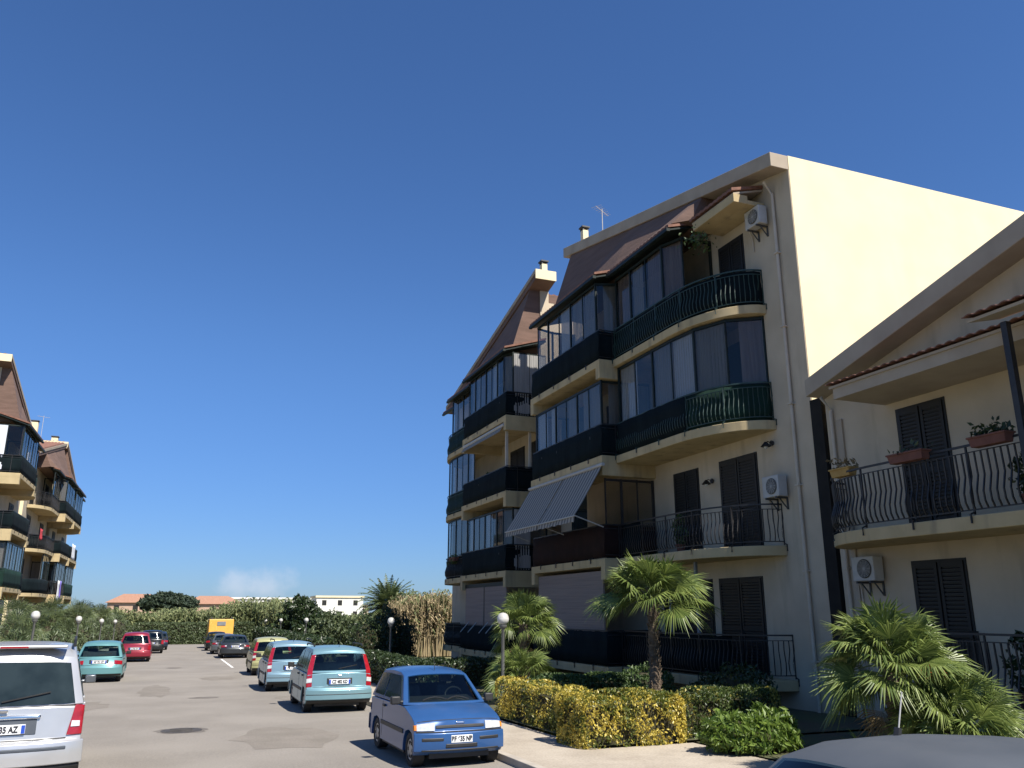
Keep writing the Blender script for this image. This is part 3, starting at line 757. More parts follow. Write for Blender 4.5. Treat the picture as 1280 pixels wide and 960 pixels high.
            K = (nu + 1) * (nv + 1); I = lambda i, j: j * (nu + 1) + i
            for j in range(nv):
                for i in range(nu): fs.append((I(i, j), I(i + 1, j), I(i + 1, j + 1), I(i, j + 1)))
            ring = [I(i, 0) for i in range(nu + 1)] + [I(nu, j) for j in range(1, nv + 1)] + [I(i, nv) for i in range(nu - 1, -1, -1)] + [I(0, j) for j in range(nv - 1, 0, -1)]
            for a, bb in zip(ring, ring[1:] + ring[:1]): fs.append((a, bb, bb + K, a + K))
            b.add(vs, fs); g = b.build(nm, sp.get('glass', carwin), t, smooth=40)
            w = LB(); v0 = rng[0] + .02
            pts = []
            for k in range(5):
                f = (-.05 + .62 * k / 4) * (1 if nm == 'rear_window' else 1); v = v0 + (.05 + .16 * k / 4 if nm == 'rear_window' else .10 * math.sin(k / 4 * 3.14))
                x, y, z = s.mapc(f, p[0] + dy * v, p[1] + dz * v); pts.append((x, y + ny * .028, z + nz * .028))
            w.tube(pts, .011, 4)
            if nm == 'windscreen':
                w.tube([(-a * .9 - .05, bq, cq) for a, bq, cq in pts], .011, 4)
            w.build('wiper', trimk, g)
        # side glass
        for sg in (1, -1):
            for poly in sp['side']:
                b = LB(); f2 = lambda y, z, o: (sg * (s.hwc(z) + o), s.mapc(1, y, z)[1], z - .02 * max(0, (z - s.belt)))
                nP = len(poly); vs = [f2(y, z, .007) for y, z in poly] + [f2(y, z, -.02) for y, z in poly]
                b.add(vs, [tuple(range(nP)), tuple(range(2 * nP - 1, nP - 1, -1))] + [(i, (i + 1) % nP, nP + (i + 1) % nP, nP + i) for i in range(nP)])
                b.build('side_window', carglass, t)
            for y in sp.get('seams', ()):
                b = LB(); x0 = lambda z: sg * (s.hw * (1 - s.lean * (z - .5)) + .002)
                b.hexa([(x0(zs + .06), y - .006, zs + .06), (x0(zs + .06) - sg * .03, y - .006, zs + .06), (x0(zs + .06) - sg * .03, y + .006, zs + .06), (x0(zs + .06), y + .006, zs + .06)],
                       [(x0(s.belt - .05), y - .006, s.belt - .05), (x0(s.belt - .05) - sg * .03, y - .006, s.belt - .05), (x0(s.belt - .05) - sg * .03, y + .006, s.belt - .05), (x0(s.belt - .05), y + .006, s.belt - .05)])
                b.build('door_seam', trimk, t)
                xh = s.hw * (1 - s.lean * (s.belt - .6)); b = LB(); b.box(min(sg * (xh - .01), sg * (xh + .03)), max(sg * (xh - .01), sg * (xh + .03)), y + .06, y + .20, s.belt - .13, s.belt - .095)
                b.build('door_handle', trimk if sp.get('blackh', 1) else s.paint, t, bevel=.006)
            if sp.get('moulding'):
                b = LB(); z = sp['moulding']; xh = s.hw * (1 - s.lean * (z - .5)); b.box(min(sg * (xh - .01), sg * (xh + .014)), max(sg * (xh - .01), sg * (xh + .014)), yr + ra + .02, yf - ra - .02, z - .035, z + .035)
                b.build('side_moulding', trimk, t, bevel=.006)
            ym = c[-1][0] - .22; xm = s.hwc(s.belt + .06); b = LB()
            b.box(min(sg * (xm + .05), sg * (xm + .21)), max(sg * (xm + .05), sg * (xm + .21)), ym - .05, ym + .05, s.belt + .0, s.belt + .13); b.box(min(sg * (xm - .05), sg * (xm + .06)), max(sg * (xm - .05), sg * (xm + .06)), ym - .02, ym + .03, s.belt + .01, s.belt + .06)
            b.build('wing_mirror', sp.get('mirror', trimk), t, bevel=.02, smooth=40)
            for ya in (yf, yr):
                b = LB(); wx = s.hw - .20
                prof = [(wr - .10, wx), (wr - .01, wx + .0), (wr, wx + .02), (wr, wx + .155), (wr - .015, wx + .178), (wr - .09, wx + .182), (wr - .10, wx + .165)]
                b.lathe([(r_, sg * h_) for r_, h_ in prof], (0, ya, wr), 'x', 26); wl = b.build('wheel', rubber, t, smooth=40)
                b = LB(); b.lathe([(wr - .10, sg * (wx + .165)), (wr - .115, sg * (wx + .172)), (wr - .15, sg * (wx + .160)), (.07, sg * (wx + .172)), (.03, sg * (wx + .178))], (0, ya, wr), 'x', 22); rm = b.build('rim', rimm, wl, smooth=40)
                b2 = LB()
                for k in range(6):
                    a = 2 * math.pi * k / 6; r_ = wr * .42; cy, cz = ya + r_ * math.cos(a), wr + r_ * math.sin(a)
                    b2.lathe([(.028, sg * (wx + .160)), (.028, sg * (wx + .174))], (0, cy, cz), 'x', 8)
                rr = b2.build('rim_hole', trimk, wl)
        H_ = max(p[1] for p in c); bl = s.belt
        for sx in (-1, 1):
            b = LB(); y_ = c[-1][0] - 1.02; xx = sx * s.hw * .46; b.hexa([(xx - .21, y_ - .06, bl - .1), (xx + .21, y_ - .06, bl - .1), (xx + .21, y_ + .10, bl - .1), (xx - .21, y_ + .10, bl - .1)], [(xx - .17, y_ - .16, H_ - .30), (xx + .17, y_ - .16, H_ - .30), (xx + .17, y_ - .05, H_ - .30), (xx - .17, y_ - .05, H_ - .30)])
            b.box(xx - .12, xx + .12, y_ - .18, y_ - .08, H_ - .27, H_ - .10); b.build('seat', seatm, t, bevel=.03)
        b = LB(); y_ = c[0][0] + .55; b.box(-s.hw * .78, s.hw * .78, y_ - .08, y_ + .06, bl - .1, bl + .20); b.build('rear_bench', seatm, t, bevel=.03)
        b = LB(); b.hexa([(-s.hw * .8, c[-1][0] - .55, bl - .05), (s.hw * .8, c[-1][0] - .55, bl - .05), (s.hw * .8, c[-1][0] - .12, bl - .05), (-s.hw * .8, c[-1][0] - .12, bl - .05)], [(-s.hw * .8, c[-1][0] - .50, bl + .10), (s.hw * .8, c[-1][0] - .50, bl + .10), (s.hw * .8, c[-1][0] - .22, bl + .03), (-s.hw * .8, c[-1][0] - .22, bl + .03)]); b.build('dashboard', trimk, t, bevel=.02)
        b = LB(); n_ = 18; b.tube([(-s.hw * .46 + .17 * math.cos(2 * math.pi * k / n_), c[-1][0] - .62 - .06 * math.sin(2 * math.pi * k / n_), bl + .06 + .15 * math.sin(2 * math.pi * k / n_)) for k in range(n_ + 1)], .014, 5, caps=False); b.build('steering_wheel', trimk, t)
        b = LB(); b.box(-s.hw + .24, s.hw - .24, yr - .35, yf + .35, .16, s.belt - .3); b.box(-s.hw + .03, s.hw - .03, yr + ra + .05, yf - ra - .05, zs - .04, zs + .2); b.build('chassis', trimk, t)
        for (side, q, off, nm, mm) in sp.get('patches', ()):
            s.qpatch(side, q, off, nm, mm if mm else s.paint, nu=14, nv=3, bevel=.012)
        for (side, q, off, nm, mm) in sp.get('pairs', ()): s.pair(side, q, off, nm, mm)
        for (side, z0, z1, fw, txt, blue) in sp.get('plates', ()):
            sg = -1 if side == 'rear' else 1
            f0 = sp.get('platef', 0)
            x, y, z = s.surf(side, f0, (z0 + z1) / 2, .0); w = fw
            y2 = min(sg * s.surf(side, 0, z0, 0)[1], sg * s.surf(side, 0, z1, 0)[1]); y = sg * max(sg * s.surf(side, 0, z0, 0)[1], sg * s.surf(side, 0, z1, 0)[1]) + sg * sp.get('plateo', .045)
            b = LB(); b.box(x - w / 2, x + w / 2, min(y, y - sg * .05), max(y, y - sg * .05), z0, z1); p = b.build('number_plate', plate, t, bevel=.004)
            if blue:
                for k in (-1, 1):
                    b = LB(); b.box(x + k * w * .455 - w * .04, x + k * w * .455 + w * .04, min(y, y + sg * .002), max(y, y + sg * .002), z0 + .006, z1 - .006); b.build('plate_band', plateb, p)
            if txt:
                text_part(txt, (z1 - z0) * .95, (x, y + sg * .003, (z0 + z1) / 2 - .002), (R(90), 0, 0 if sg < 0 else math.pi), ink, p, sx=min(.75, .9))
        for (x0, x1, y0, y1, z0, z1, nm, mm, bv) in sp.get('boxes', ()):
            b = LB(); b.box(x0, x1, y0, y1, z0, z1); b.build(nm, mm if mm else s.paint, t, bevel=bv)
        for (pts, r_, nm, mm) in sp.get('tubes', ()):
            b = LB(); b.tube(pts, r_, 6); b.build(nm, mm, t, smooth=40)

def carpaint(name, c, metal=.35, rough=.32):
    return pbr(name, c, tuple(min(1, k * 1.12) for k in c), 2.0, rough, metal=metal, coat=.35, spec=.35, dirt=((.22, .20, .165), 1.2, .16))
p_silver = carpaint('paint_silver', (.50, .50, .50), .55, .30); p_teal = carpaint('paint_teal', (.12, .27, .28), .3); p_red = carpaint('paint_wine', (.22, .018, .035), .2)
p_black = carpaint('paint_black', (.012, .014, .016), .1); p_panda = carpaint('paint_pale_blue', (.17, .30, .345), .35); p_panda2 = carpaint('paint_sky_blue', (.20, .31, .38), .35)
p_cinq = carpaint('paint_blue', (.024, .076, .205), .15); p_cream = carpaint('paint_cream', (.36, .35, .17), .15); p_dark = carpaint('paint_charcoal', (.035, .04, .045), .4)
p_grey = pbr('paint_blue_grey', (.065, .075, .09), (.08, .09, .105), 2.0, .5, spec=.2); p_yel = carpaint('paint_yellow', (.68, .37, .07), 0, .4); p_navy = carpaint('paint_navy', (.02, .03, .05), .3); p_slate = carpaint('paint_slate', (.10, .11, .12), .4)

def panda(txt):
    return dict(L=3.54, W=1.58, belt=.97, tum=.26, axles=(-1.10, 1.16), wr=.285, shr=.10, cshr=.10, cmid=-.2,
        rear=[(-1.62, .24), (-1.74, .30), (-1.75, .58), (-1.69, .63), (-1.67, .95)], hood=[(-1.6, .965), (.85, .99), (1.0, .98), (1.45, .88)], front=[(1.66, .24), (1.76, .34), (1.75, .58), (1.68, .80), (1.58, .86)],
        cabin=[(-1.68, .95), (-1.53, 1.46), (-1.42, 1.525), (-.8, 1.555), (-.1, 1.55), (.22, 1.48), (.95, .97)],
        side=[[(-1.48, 1.02), (-1.02, 1.02), (-1.02, 1.42), (-1.38, 1.42)], [(-.96, 1.02), (-.22, 1.02), (-.22, 1.43), (-.96, 1.43)], [(-.15, 1.02), (.74, 1.02), (.30, 1.36), (.18, 1.43), (-.15, 1.43)]],
        seams=(-.95, -.19), moulding=.52, rg=(.10, .88), rgf=.80,
        patches=[('rear', [(-1, .33), (1, .33), (1, .56), (-1, .56)], .035, 'rear_bumper', None), ('rear', [(-.97, .235), (.97, .235), (.97, .325), (-.97, .325)], .01, 'bumper_valance', trimk), ('rear', [(-.40, .68), (.40, .68), (.40, .83), (-.40, .83)], .004, 'plate_recess', trimk), ('rear', [(-.82, .625), (.82, .625), (.82, .638), (-.82, .638)], .006, 'tailgate_seam', trimk), ('rear', [(-.98, .44), (.98, .44), (.98, .462), (-.98, .462)], .038, 'bumper_groove', trimk), ('rear', [(-.06, .865), (.06, .865), (.06, .905), (-.06, .905)], .012, 'badge', chrome),
                 ('front', [(-1, .33), (1, .33), (1, .56), (-1, .56)], .035, 'front_bumper', None)],
        pairs=[('rear', [(.84, .66), (1.0, .66), (1.0, 1.40), (.87, 1.40)], .014, 'tail_light', redl), ('front', [(.55, .64), (.97, .66), (.97, .82), (.55, .80)], .014, 'headlight', clearl), ('rear', [(.845, .76), (1.0, .76), (1.0, .86), (.85, .86)], .022, 'reversing_light', clearl)],
        plates=[('rear', .685, .795, .52, txt, True)], plateo=.03,
        tubes=[([(sx * .60, -1.3, 1.555), (sx * .60, -1.25, 1.60), (sx * .60, -.1, 1.60), (sx * .60, -.05, 1.55)], .017, 'roof_rail', trimk) for sx in (-1, 1)] + [([(0, -1.35, 1.54), (0, -1.55, 1.80)], .006, 'antenna', trimk)])
Car('parked_car', 'pale blue small hatchback parked nearest on the right row, rear towards us', (3.93, 23.35), 0, p_panda, panda('CZ 482 KD'))
Car('parked_car', 'silvery sky blue hatchback parked just ahead of the nearest pale blue one', (3.72, 30.6), 0, p_panda2, panda('BR 175 LM'))
sp = panda('DA 306 SV'); sp['tubes'] = []; sp['rgf'] = .82
sp.update(cabin=[(-1.68, .95), (-1.50, 1.44), (-1.34, 1.52), (-.8, 1.56), (-.1, 1.53), (.22, 1.45), (1.0, .97)], shr=.2)
Car('parked_car', 'cream yellow small hatchback with red tail lamps, third from the front of the row', (4.0, 39.6), 0, p_cream, sp)
# blue small car facing us
cinq = dict(L=3.23, W=1.49, belt=.90, tum=.32, axles=(-1.0, 1.16), wr=.265, shr=.11, cshr=.11, cmid=-.3, crown=.035, sill=.21,
    rear=[(-1.5, .22), (-1.6, .30), (-1.6, .55), (-1.55, .60), (-1.52, .88)], hood=[(-1.45, .895), (.70, .915), (.86, .905), (1.30, .80)], front=[(1.50, .22), (1.60, .28), (1.60, .54), (1.555, .56), (1.52, .70), (1.46, .745)],
    cabin=[(-1.54, .88), (-1.33, 1.33), (-1.2, 1.405), (-.6, 1.435), (-.05, 1.425), (.20, 1.37), (.84, .895)],
    side=[[(-1.36, .94), (-.62, .94), (-.62, 1.33), (-1.22, 1.31)], [(-.54, .94), (.62, .94), (.22, 1.27), (.10, 1.33), (-.54, 1.33)]], seams=(-.58,), moulding=.50, fgf=.89, fg=(.07, .93),
    patches=[('front', [(-1, .27), (1, .27), (1, .545), (-1, .545)], .03, 'front_bumper', None), ('front', [(-.56, .60), (.56, .60), (.56, .655), (-.56, .655)], .006, 'grille', trimk), ('front', [(-.86, .42), (-.40, .42), (-.40, .475), (-.86, .475)], .034, 'bumper_slot', trimk), ('front', [(.40, .42), (.86, .42), (.86, .475), (.40, .475)], .034, 'bumper_slot', trimk),
             ('front', [(-.36, .32), (.36, .32), (.36, .385), (-.36, .385)], .033, 'lower_intake', trimk), ('front', [(-.10, .665), (.10, .665), (.10, .70), (-.10, .70)], .012, 'badge', chrome), ('front', [(-.93, .722), (.93, .722), (.93, .730), (-.93, .730)], .004, 'bonnet_seam', trimk), ('front', [(-.97, .548), (.97, .548), (.97, .562), (-.97, .562)], .012, 'bumper_seam', trimk), ('front', [(-.85, .275), (.85, .275), (.85, .30), (-.85, .30)], .033, 'bumper_seam', trimk), ('rear', [(-1, .29), (1, .29), (1, .56), (-1, .56)], .03, 'rear_bumper', None)],
    pairs=[('front', [(.58, .575), (.95, .575), (.95, .70), (.58, .70)], .014, 'headlight', clearl), ('rear', [(.80, .62), (.99, .62), (.99, .78), (.80, .78)], .012, 'tail_light', redl), ('front', [(.952, .58), (.998, .58), (.998, .69), (.952, .69)], .012, 'indicator', amberl)],
    plates=[('front', .395, .505, .36, 'BF 635 NB', False)], plateo=.036, platef=0, blackh=1,
    tubes=[([(0, .12, 1.40), (0, .05, 1.62)], .005, 'antenna', trimk)])
Car('parked_car', 'royal blue boxy small car parked nose towards us beside the yellow hedge', (4.2, 14.45), 181.5, p_cinq, cinq).t.scale = (.95, .95, .95)
# silver people carrier
van = dict(L=4.75, W=1.83, belt=1.14, tum=.24, axles=(-1.42, 1.42), wr=.335, shr=.16, cshr=.16, cmid=0, sill=.28, crown=.03,
    rear=[(-2.22, .30), (-2.36, .38), (-2.37, .68), (-2.31, .73), (-2.27, 1.12)], hood=[(-2.2, 1.13), (1.1, 1.16), (1.4, 1.12), (2.0, .95)], front=[(2.2, .30), (2.36, .4), (2.35, .7), (2.25, .88), (2.12, .93)],
    cabin=[(-2.28, 1.12), (-2.06, 1.74), (-1.93, 1.83), (-1.0, 1.87), (.1, 1.86), (.5, 1.80), (1.5, 1.13)],
    side=[[(-2.05, 1.20), (-1.2, 1.20), (-1.2, 1.68), (-1.9, 1.68)], [(-1.12, 1.20), (-.15, 1.20), (-.15, 1.70), (-1.12, 1.70)], [(-.07, 1.2), (1.2, 1.2), (.55, 1.64), (.4, 1.7), (-.07, 1.7)]], seams=(-1.15, -.1), moulding=.62, rg=(.03, .86), rgf=.90, blackh=0, mirror=p_slate, glass=carglass,
    patches=[('rear', [(-1, .43), (1, .43), (1, .70), (-1, .70)], .05, 'rear_bumper', None), ('rear', [(-.80, .60), (.80, .60), (.80, .645), (-.80, .645)], .054, 'bumper_step', p_grey), ('rear', [(-.46, .985), (.46, .985), (.46, 1.03), (-.46, 1.03)], .03, 'garnish', chrome), ('rear', [(-.80, .725), (.80, .725), (.80, .737), (-.80, .737)], .006, 'tailgate_seam', trimk), ('rear', [(-.42, .79), (.42, .79), (.42, .98), (-.42, .98)], .004, 'plate_recess', p_grey),
             ('rear', [(-.985, .305), (.985, .305), (.985, .422), (-.985, .422)], .02, 'bumper_valance', trimk), ('front', [(-1, .4), (1, .4), (1, .7), (-1, .7)], .05, 'front_bumper', None)],
    pairs=[('rear', [(.80, .76), (.985, .76), (.995, 1.14), (.88, 1.14)], .016, 'tail_light', redl), ('rear', [(.84, .86), (.95, .86), (.95, .95), (.85, .95)], .026, 'reversing_light', clearl), ('front', [(.55, .72), (.97, .74), (.97, .86), (.55, .86)], .014, 'headlight', clearl)],
    plates=[('rear', .81, .92, .52, 'CP 035 AZ', True)], plateo=.03,
    boxes=[(-.62, .62, -2.12, -1.86, 1.825, 1.865, 'rear_spoiler', None, .015), (-.16, .16, -2.125, -2.10, 1.832, 1.855, 'brake_light', redl, 0), (-.045, .045, -2.345, -2.30, 1.065, 1.105, 'badge', chrome, .01)],
    tubes=[([(sx * .70, -1.75, 1.84), (sx * .70, -1.65, 1.905), (sx * .70, .2, 1.905), (sx * .70, .3, 1.85)], .02, 'roof_rail', trimk) for sx in (-1, 1)])
VAN = Car('people_carrier', 'large silver people carrier seen from behind at the left edge', (-2.10, 14.95), 5.5, p_silver, van, cat='van')
hatch = lambda txt: dict(L=3.72, W=1.60, belt=.93, tum=.30, axles=(-1.12, 1.2), wr=.28, shr=.2, cshr=.14, cmid=-.2,
    rear=[(-1.7, .24), (-1.84, .32), (-1.85, .58), (-1.79, .64), (-1.72, .91)], hood=[(-1.6, .93), (.8, .95), (.95, .93), (1.5, .82)], front=[(1.7, .24), (1.84, .34), (1.83, .56), (1.74, .72), (1.64, .79)],
    cabin=[(-1.72, .91), (-1.38, 1.38), (-1.2, 1.46), (-.6, 1.50), (-.1, 1.49), (.2, 1.42), (.92, .93)],
    side=[[(-1.42, .98), (-.75, .98), (-.75, 1.38), (-1.2, 1.37)], [(-.68, .98), (.68, .98), (.26, 1.32), (.15, 1.38), (-.68, 1.38)]], seams=(-.72,), moulding=.55, rg=(.08, .9), rgf=.82,
    patches=[('rear', [(-1, .33), (1, .33), (1, .57), (-1, .57)], .035, 'rear_bumper', None), ('rear', [(-.97, .25), (.97, .25), (.97, .325), (-.97, .325)], .01, 'bumper_valance', trimk), ('rear', [(-.42, .70), (.42, .70), (.42, .84), (-.42, .84)], .004, 'plate_recess', trimk), ('rear', [(-.8, .632), (.8, .632), (.8, .644), (-.8, .644)], .006, 'tailgate_seam', trimk), ('front', [(-1, .33), (1, .33), (1, .57), (-1, .57)], .035, 'front_bumper', None)],
    pairs=[('rear', [(.66, .69), (.99, .69), (.99, .83), (.66, .83)], .014, 'tail_light', redl), ('front', [(.5, .62), (.96, .62), (.96, .74), (.5, .74)], .014, 'headlight', clearl)], plates=[('rear', .705, .815, .52, txt, True)], plateo=.03)
Car('parked_car', 'teal rounded hatchback parked ahead of the silver people carrier', (-2.50, 38.0), 0, p_teal, hatch('AB 751 ET'))
mpv = hatch('CJ 920 GW'); mpv.update(L=4.0, W=1.70, belt=1.02, cabin=[(-1.78, 1.0), (-1.52, 1.54), (-1.36, 1.63), (-.6, 1.67), (.1, 1.64), (.4, 1.55), (1.1, 1.02)],
    rear=[(-1.78, .26), (-1.9, .34), (-1.91, .62), (-1.85, .68), (-1.79, 1.0)], hood=[(-1.7, 1.02), (1.0, 1.04), (1.12, 1.02), (1.65, .86)], front=[(1.8, .26), (1.98, .36), (1.96, .6), (1.85, .78), (1.74, .84)],
    side=[[(-1.48, 1.08), (-.8, 1.08), (-.8, 1.52), (-1.32, 1.50)], [(-.73, 1.08), (.85, 1.08), (.4, 1.48), (.3, 1.54), (-.73, 1.54)]], pairs=[('rear', [(.80, .72), (.99, .72), (.99, 1.0), (.84, 1.0)], .014, 'tail_light', redl), ('front', [(.5, .66), (.96, .66), (.96, .8), (.5, .8)], .014, 'headlight', clearl)], axles=(-1.2, 1.3), wr=.3)
Car('parked_car', 'wine red compact people carrier parked beyond the teal hatchback', (-1.98, 56.4), 0, p_red, mpv)
def saloon(txt):
    return dict(L=4.3, W=1.72, belt=.93, tum=.42, axles=(-1.25, 1.35), wr=.3, shr=.2, cshr=.14, cmid=-.3,
    rear=[(-2.0, .26), (-2.12, .34), (-2.13, .6), (-2.08, .66), (-2.05, .90)], hood=[(-1.98, .945), (-1.5, .965), (.7, .96), (.9, .94), (1.8, .80)], front=[(2.0, .26), (2.13, .34), (2.12, .58), (2.03, .70), (1.94, .77)],
    cabin=[(-1.62, .94), (-1.0, 1.34), (-.85, 1.39), (-.4, 1.42), (0, 1.40), (.2, 1.36), (.95, .93)],
    side=[[(-1.35, .99), (-.35, .99), (-.35, 1.32), (-.95, 1.30)], [(-.28, .99), (.70, .99), (.22, 1.30), (-.28, 1.33)]], seams=(-.32,), moulding=.55, rg=(.08, .92), rgf=.84,
    patches=[('rear', [(-1, .34), (1, .34), (1, .60), (-1, .60)], .035, 'rear_bumper', None), ('rear', [(-.4, .68), (.4, .68), (.4, .82), (-.4, .82)], .004, 'plate_recess', trimk), ('front', [(-1, .34), (1, .34), (1, .6), (-1, .6)], .035, 'front_bumper', None)],
    pairs=[('rear', [(.62, .70), (.99, .70), (.99, .84), (.62, .84)], .014, 'tail_light', redl), ('front', [(.5, .62), (.96, .62), (.96, .74), (.5, .74)], .014, 'headlight', clearl), ('rear', [(.62, .76), (.74, .76), (.74, .83), (.62, .83)], .02, 'reversing_light', clearl)], plates=[('rear', .69, .80, .52, txt, True)], plateo=.03)
Car('parked_car', 'charcoal saloon parked on the right behind the cream hatchback', (3.75, 59.6), 0, p_dark, saloon('CN 418 HT'))
Car('parked_car', 'slate grey saloon parked just beyond the charcoal one', (3.55, 67.8), 0, p_slate, saloon('BK 264 RP'))
Car('parked_car', 'black hatchback parked last before the yellow lorry', (3.35, 76.0), 0, p_black, hatch('AX 337 DZ'))
Car('parked_car', 'black compact people carrier parked beyond the wine red one', (-1.45, 71.5), 0, p_black, mpv)
Car('parked_car', 'navy hatchback at the far end of the left row', (-1.15, 80.5), 0, p_navy, hatch('CB 902 FN'))
# car in the right foreground, parked across the street direction
fore = hatch('DK 518 TC'); fore = dict(fore); fore['pairs'] = fore['pairs']; fore['plates'] = [('front', .42, .53, .52, 'DK 518 TC', True)]
fore['tubes'] = [([(.42, -.48, 1.45), (.42, -.50, 1.52)], .022, 'antenna_base', trimk), ([(.42, -.50, 1.5), (.42, -.56, 1.72)], .0045, 'antenna', wmetal)]
Car('parked_car', 'blue grey hatchback in the right foreground, only its roof and windscreen showing', (3.52, 3.62), 90, p_grey, fore).t.scale = (1, 1, .98)
# yellow box lorry
t = thing('box_lorry', 'yellow box lorry parked at the far end of the right row', 'lorry', (3.95, 84.0, gz(84)), 0, None)
a = LB(); a.box(-1.05, 1.05, -2.6, 1.2, .62, 2.52); a.build('box_body', p_yel, t, bevel=.05)
a = LB(); a.box(-.36, .36, -2.632, -2.603, 1.98, 2.32); a.build('rear_panel', greyshut, t)
a = LB(); a.box(-1.0, 1.0, 1.25, 2.9, .5, 1.2); a.hexa([(-1, 1.25, 1.2), (1, 1.25, 1.2), (1, 2.85, 1.2), (-1, 2.85, 1.2)], [(-.9, 1.25, 2.05), (.9, 1.25, 2.05), (.9, 2.2, 2.05), (-.9, 2.2, 2.05)]); a.build('cab', p_yel, t, bevel=.05)
for sg in (-1, 1):
    for ya in (-1.5, 1.9):
        a = LB(); a.lathe([(.2, sg * .72), (.36, sg * .74), (.36, sg * .95), (.2, sg * .97)], (0, ya, .36), 'x', 20); w = a.build('wheel', rubber, t, smooth=40)
        a = LB(); a.lathe([(.2, sg * .96), (.05, sg * .93)], (0, ya, .36), 'x', 16); a.build('rim', rimm, w)
    a = LB(); a.box(sg * .88 - .1, sg * .88 + .1, -2.63, -2.60, .68, .86); a.build('tail_light', redl, t)
    a = LB(); a.box(sg * .85 - .05, sg * .85 + .05, -2.5, -2.3, 2.52, 2.72); a.build('marker_lamp', gplast, t)
a = LB(); a.box(-1.0, 1.0, -2.66, -2.5, .42, .58); a.build('rear_bumper', trimk, t)
a = LB(); a.box(-.4, .4, -2.5, 2.5, .45, .62); a.build('chassis', trimk, t)
SUN_E, SKY_S, EXPO = 5.0, .060, .75
AIR, DUST, OZONE = 1.0, .2, 3.0
CLOUD = (0.0794, 0.9963, 0.0322)
# ------------------------------------------------------------------ things on the buildings
ac_unit('white air conditioner high on the wall above the top curved balcony', 13.6, 16.35, 11.95, h=.52)
ac_unit('white air conditioner on the wall at the end of the first floor open balcony', 13.6, 16.5, 4.8, h=.52)
ac_unit('white air conditioner under the balcony of the right edge block', 13.6, 13.78, 2.72, h=.5)
def wall_lamp(label, x, y, z):
    t = thing('wall_lamp', label, 'wall lamp', (x, y, z))
    a = LB(); a.lathe([(.07, -.03), (.07, 0)], (0, 0, 0), 'x', 12); a.tube([(-.02, 0, 0), (-.14, 0, .04), (-.2, 0, -.02)], .012, 5); a.build('bracket', bmetal, t)
    a = LB(); a.lathe([(.03, .02), (.13, -.10), (.115, -.105)], (-.2, 0, 0), 'z', 14); a.build('shade', shut, t)
    a = LB(); a.ball((-.2, 0, -.11), .05); a.build('bulb', globe, t)
wall_lamp('small wall lamp between the two first floor balcony doors', 13.58, 19.35, 5.62)
wall_lamp('small wall lamp under the second floor curved balcony', 13.58, 16.7, 6.2)
# striped awning
t = thing('awning', 'grey striped awning let down over the first floor balcony', 'awning', (11.72, 25.2, 6.3))
for nm, y0, y1 in (('fabric', 22.3, 25.05), ('fabric', 25.12, 28.0)):
    mb = MB(); n = 12; vs = []; fs = []
    for i in range(n + 1):
        y = y0 + (y1 - y0) * i / n
        for (x, z) in ((11.70, 6.42), (11.35, 5.85), (11.0, 5.28), (10.72, 4.86)):
            sag = .03 * math.sin(math.pi * i / n) * ((6.42 - z) / 1.5)
            vs.append((x + sag, y, z - sag))
        vs.append((10.70 + .01 * math.sin(i * 2.2), y, 4.66 + .03 * (i % 2)))
    for i in range(n):
        for k in range(4): fs.append((i * 5 + k, (i + 1) * 5 + k, (i + 1) * 5 + k + 1, i * 5 + k + 1))
    mb.add(vs, fs); o = mb.build(nm, awnm, t); sd = o.modifiers.new('Solidify', 'SOLIDIFY'); sd.thickness = .006
mb = MB(); mb.tube([(11.68, 22.2, 6.44), (11.68, 28.05, 6.44)], .055, 8); mb.build('roller_tube', wmetal, t, smooth=40)
mb = MB(); mb.tube([(10.72, 22.25, 4.85), (10.72, 28.02, 4.85)], .022, 6); mb.build('front_bar', wmetal, t)
mb = MB()
for y in (22.26, 25.08, 28.0): mb.tube([(11.66, y, 4.55), (10.72, y, 4.85)], .018, 5)
mb.build('folding_arm', wmetal, t)
t = thing('awning', 'pale striped awning rolled up under the farther block\'s second floor', 'awning', (11.7, 33.5, 9.3))
mb = MB(); mb.tube([(11.72, 30.8, 9.46), (11.72, 36.0, 9.46)], .07, 8); mb.build('roller_tube', wmetal, t, smooth=40)
mb = MB(); n = 20; vs = []; fs = []
for i in range(n + 1):
    y = 30.9 + 5.0 * i / n
    for k, (x, z) in enumerate(((11.70, 9.40), (11.62, 9.30), (11.55, 9.16))): vs.append((x, y, z + .01 * (i % 2)))
for i in range(n):
    for k in range(2): fs.append((i * 3 + k, (i + 1) * 3 + k, (i + 1) * 3 + k + 1, i * 3 + k + 1))
mb.add(vs, fs); o = mb.build('fabric', awnm, t); sd = o.modifiers.new('Solidify', 'SOLIDIFY'); sd.thickness = .006
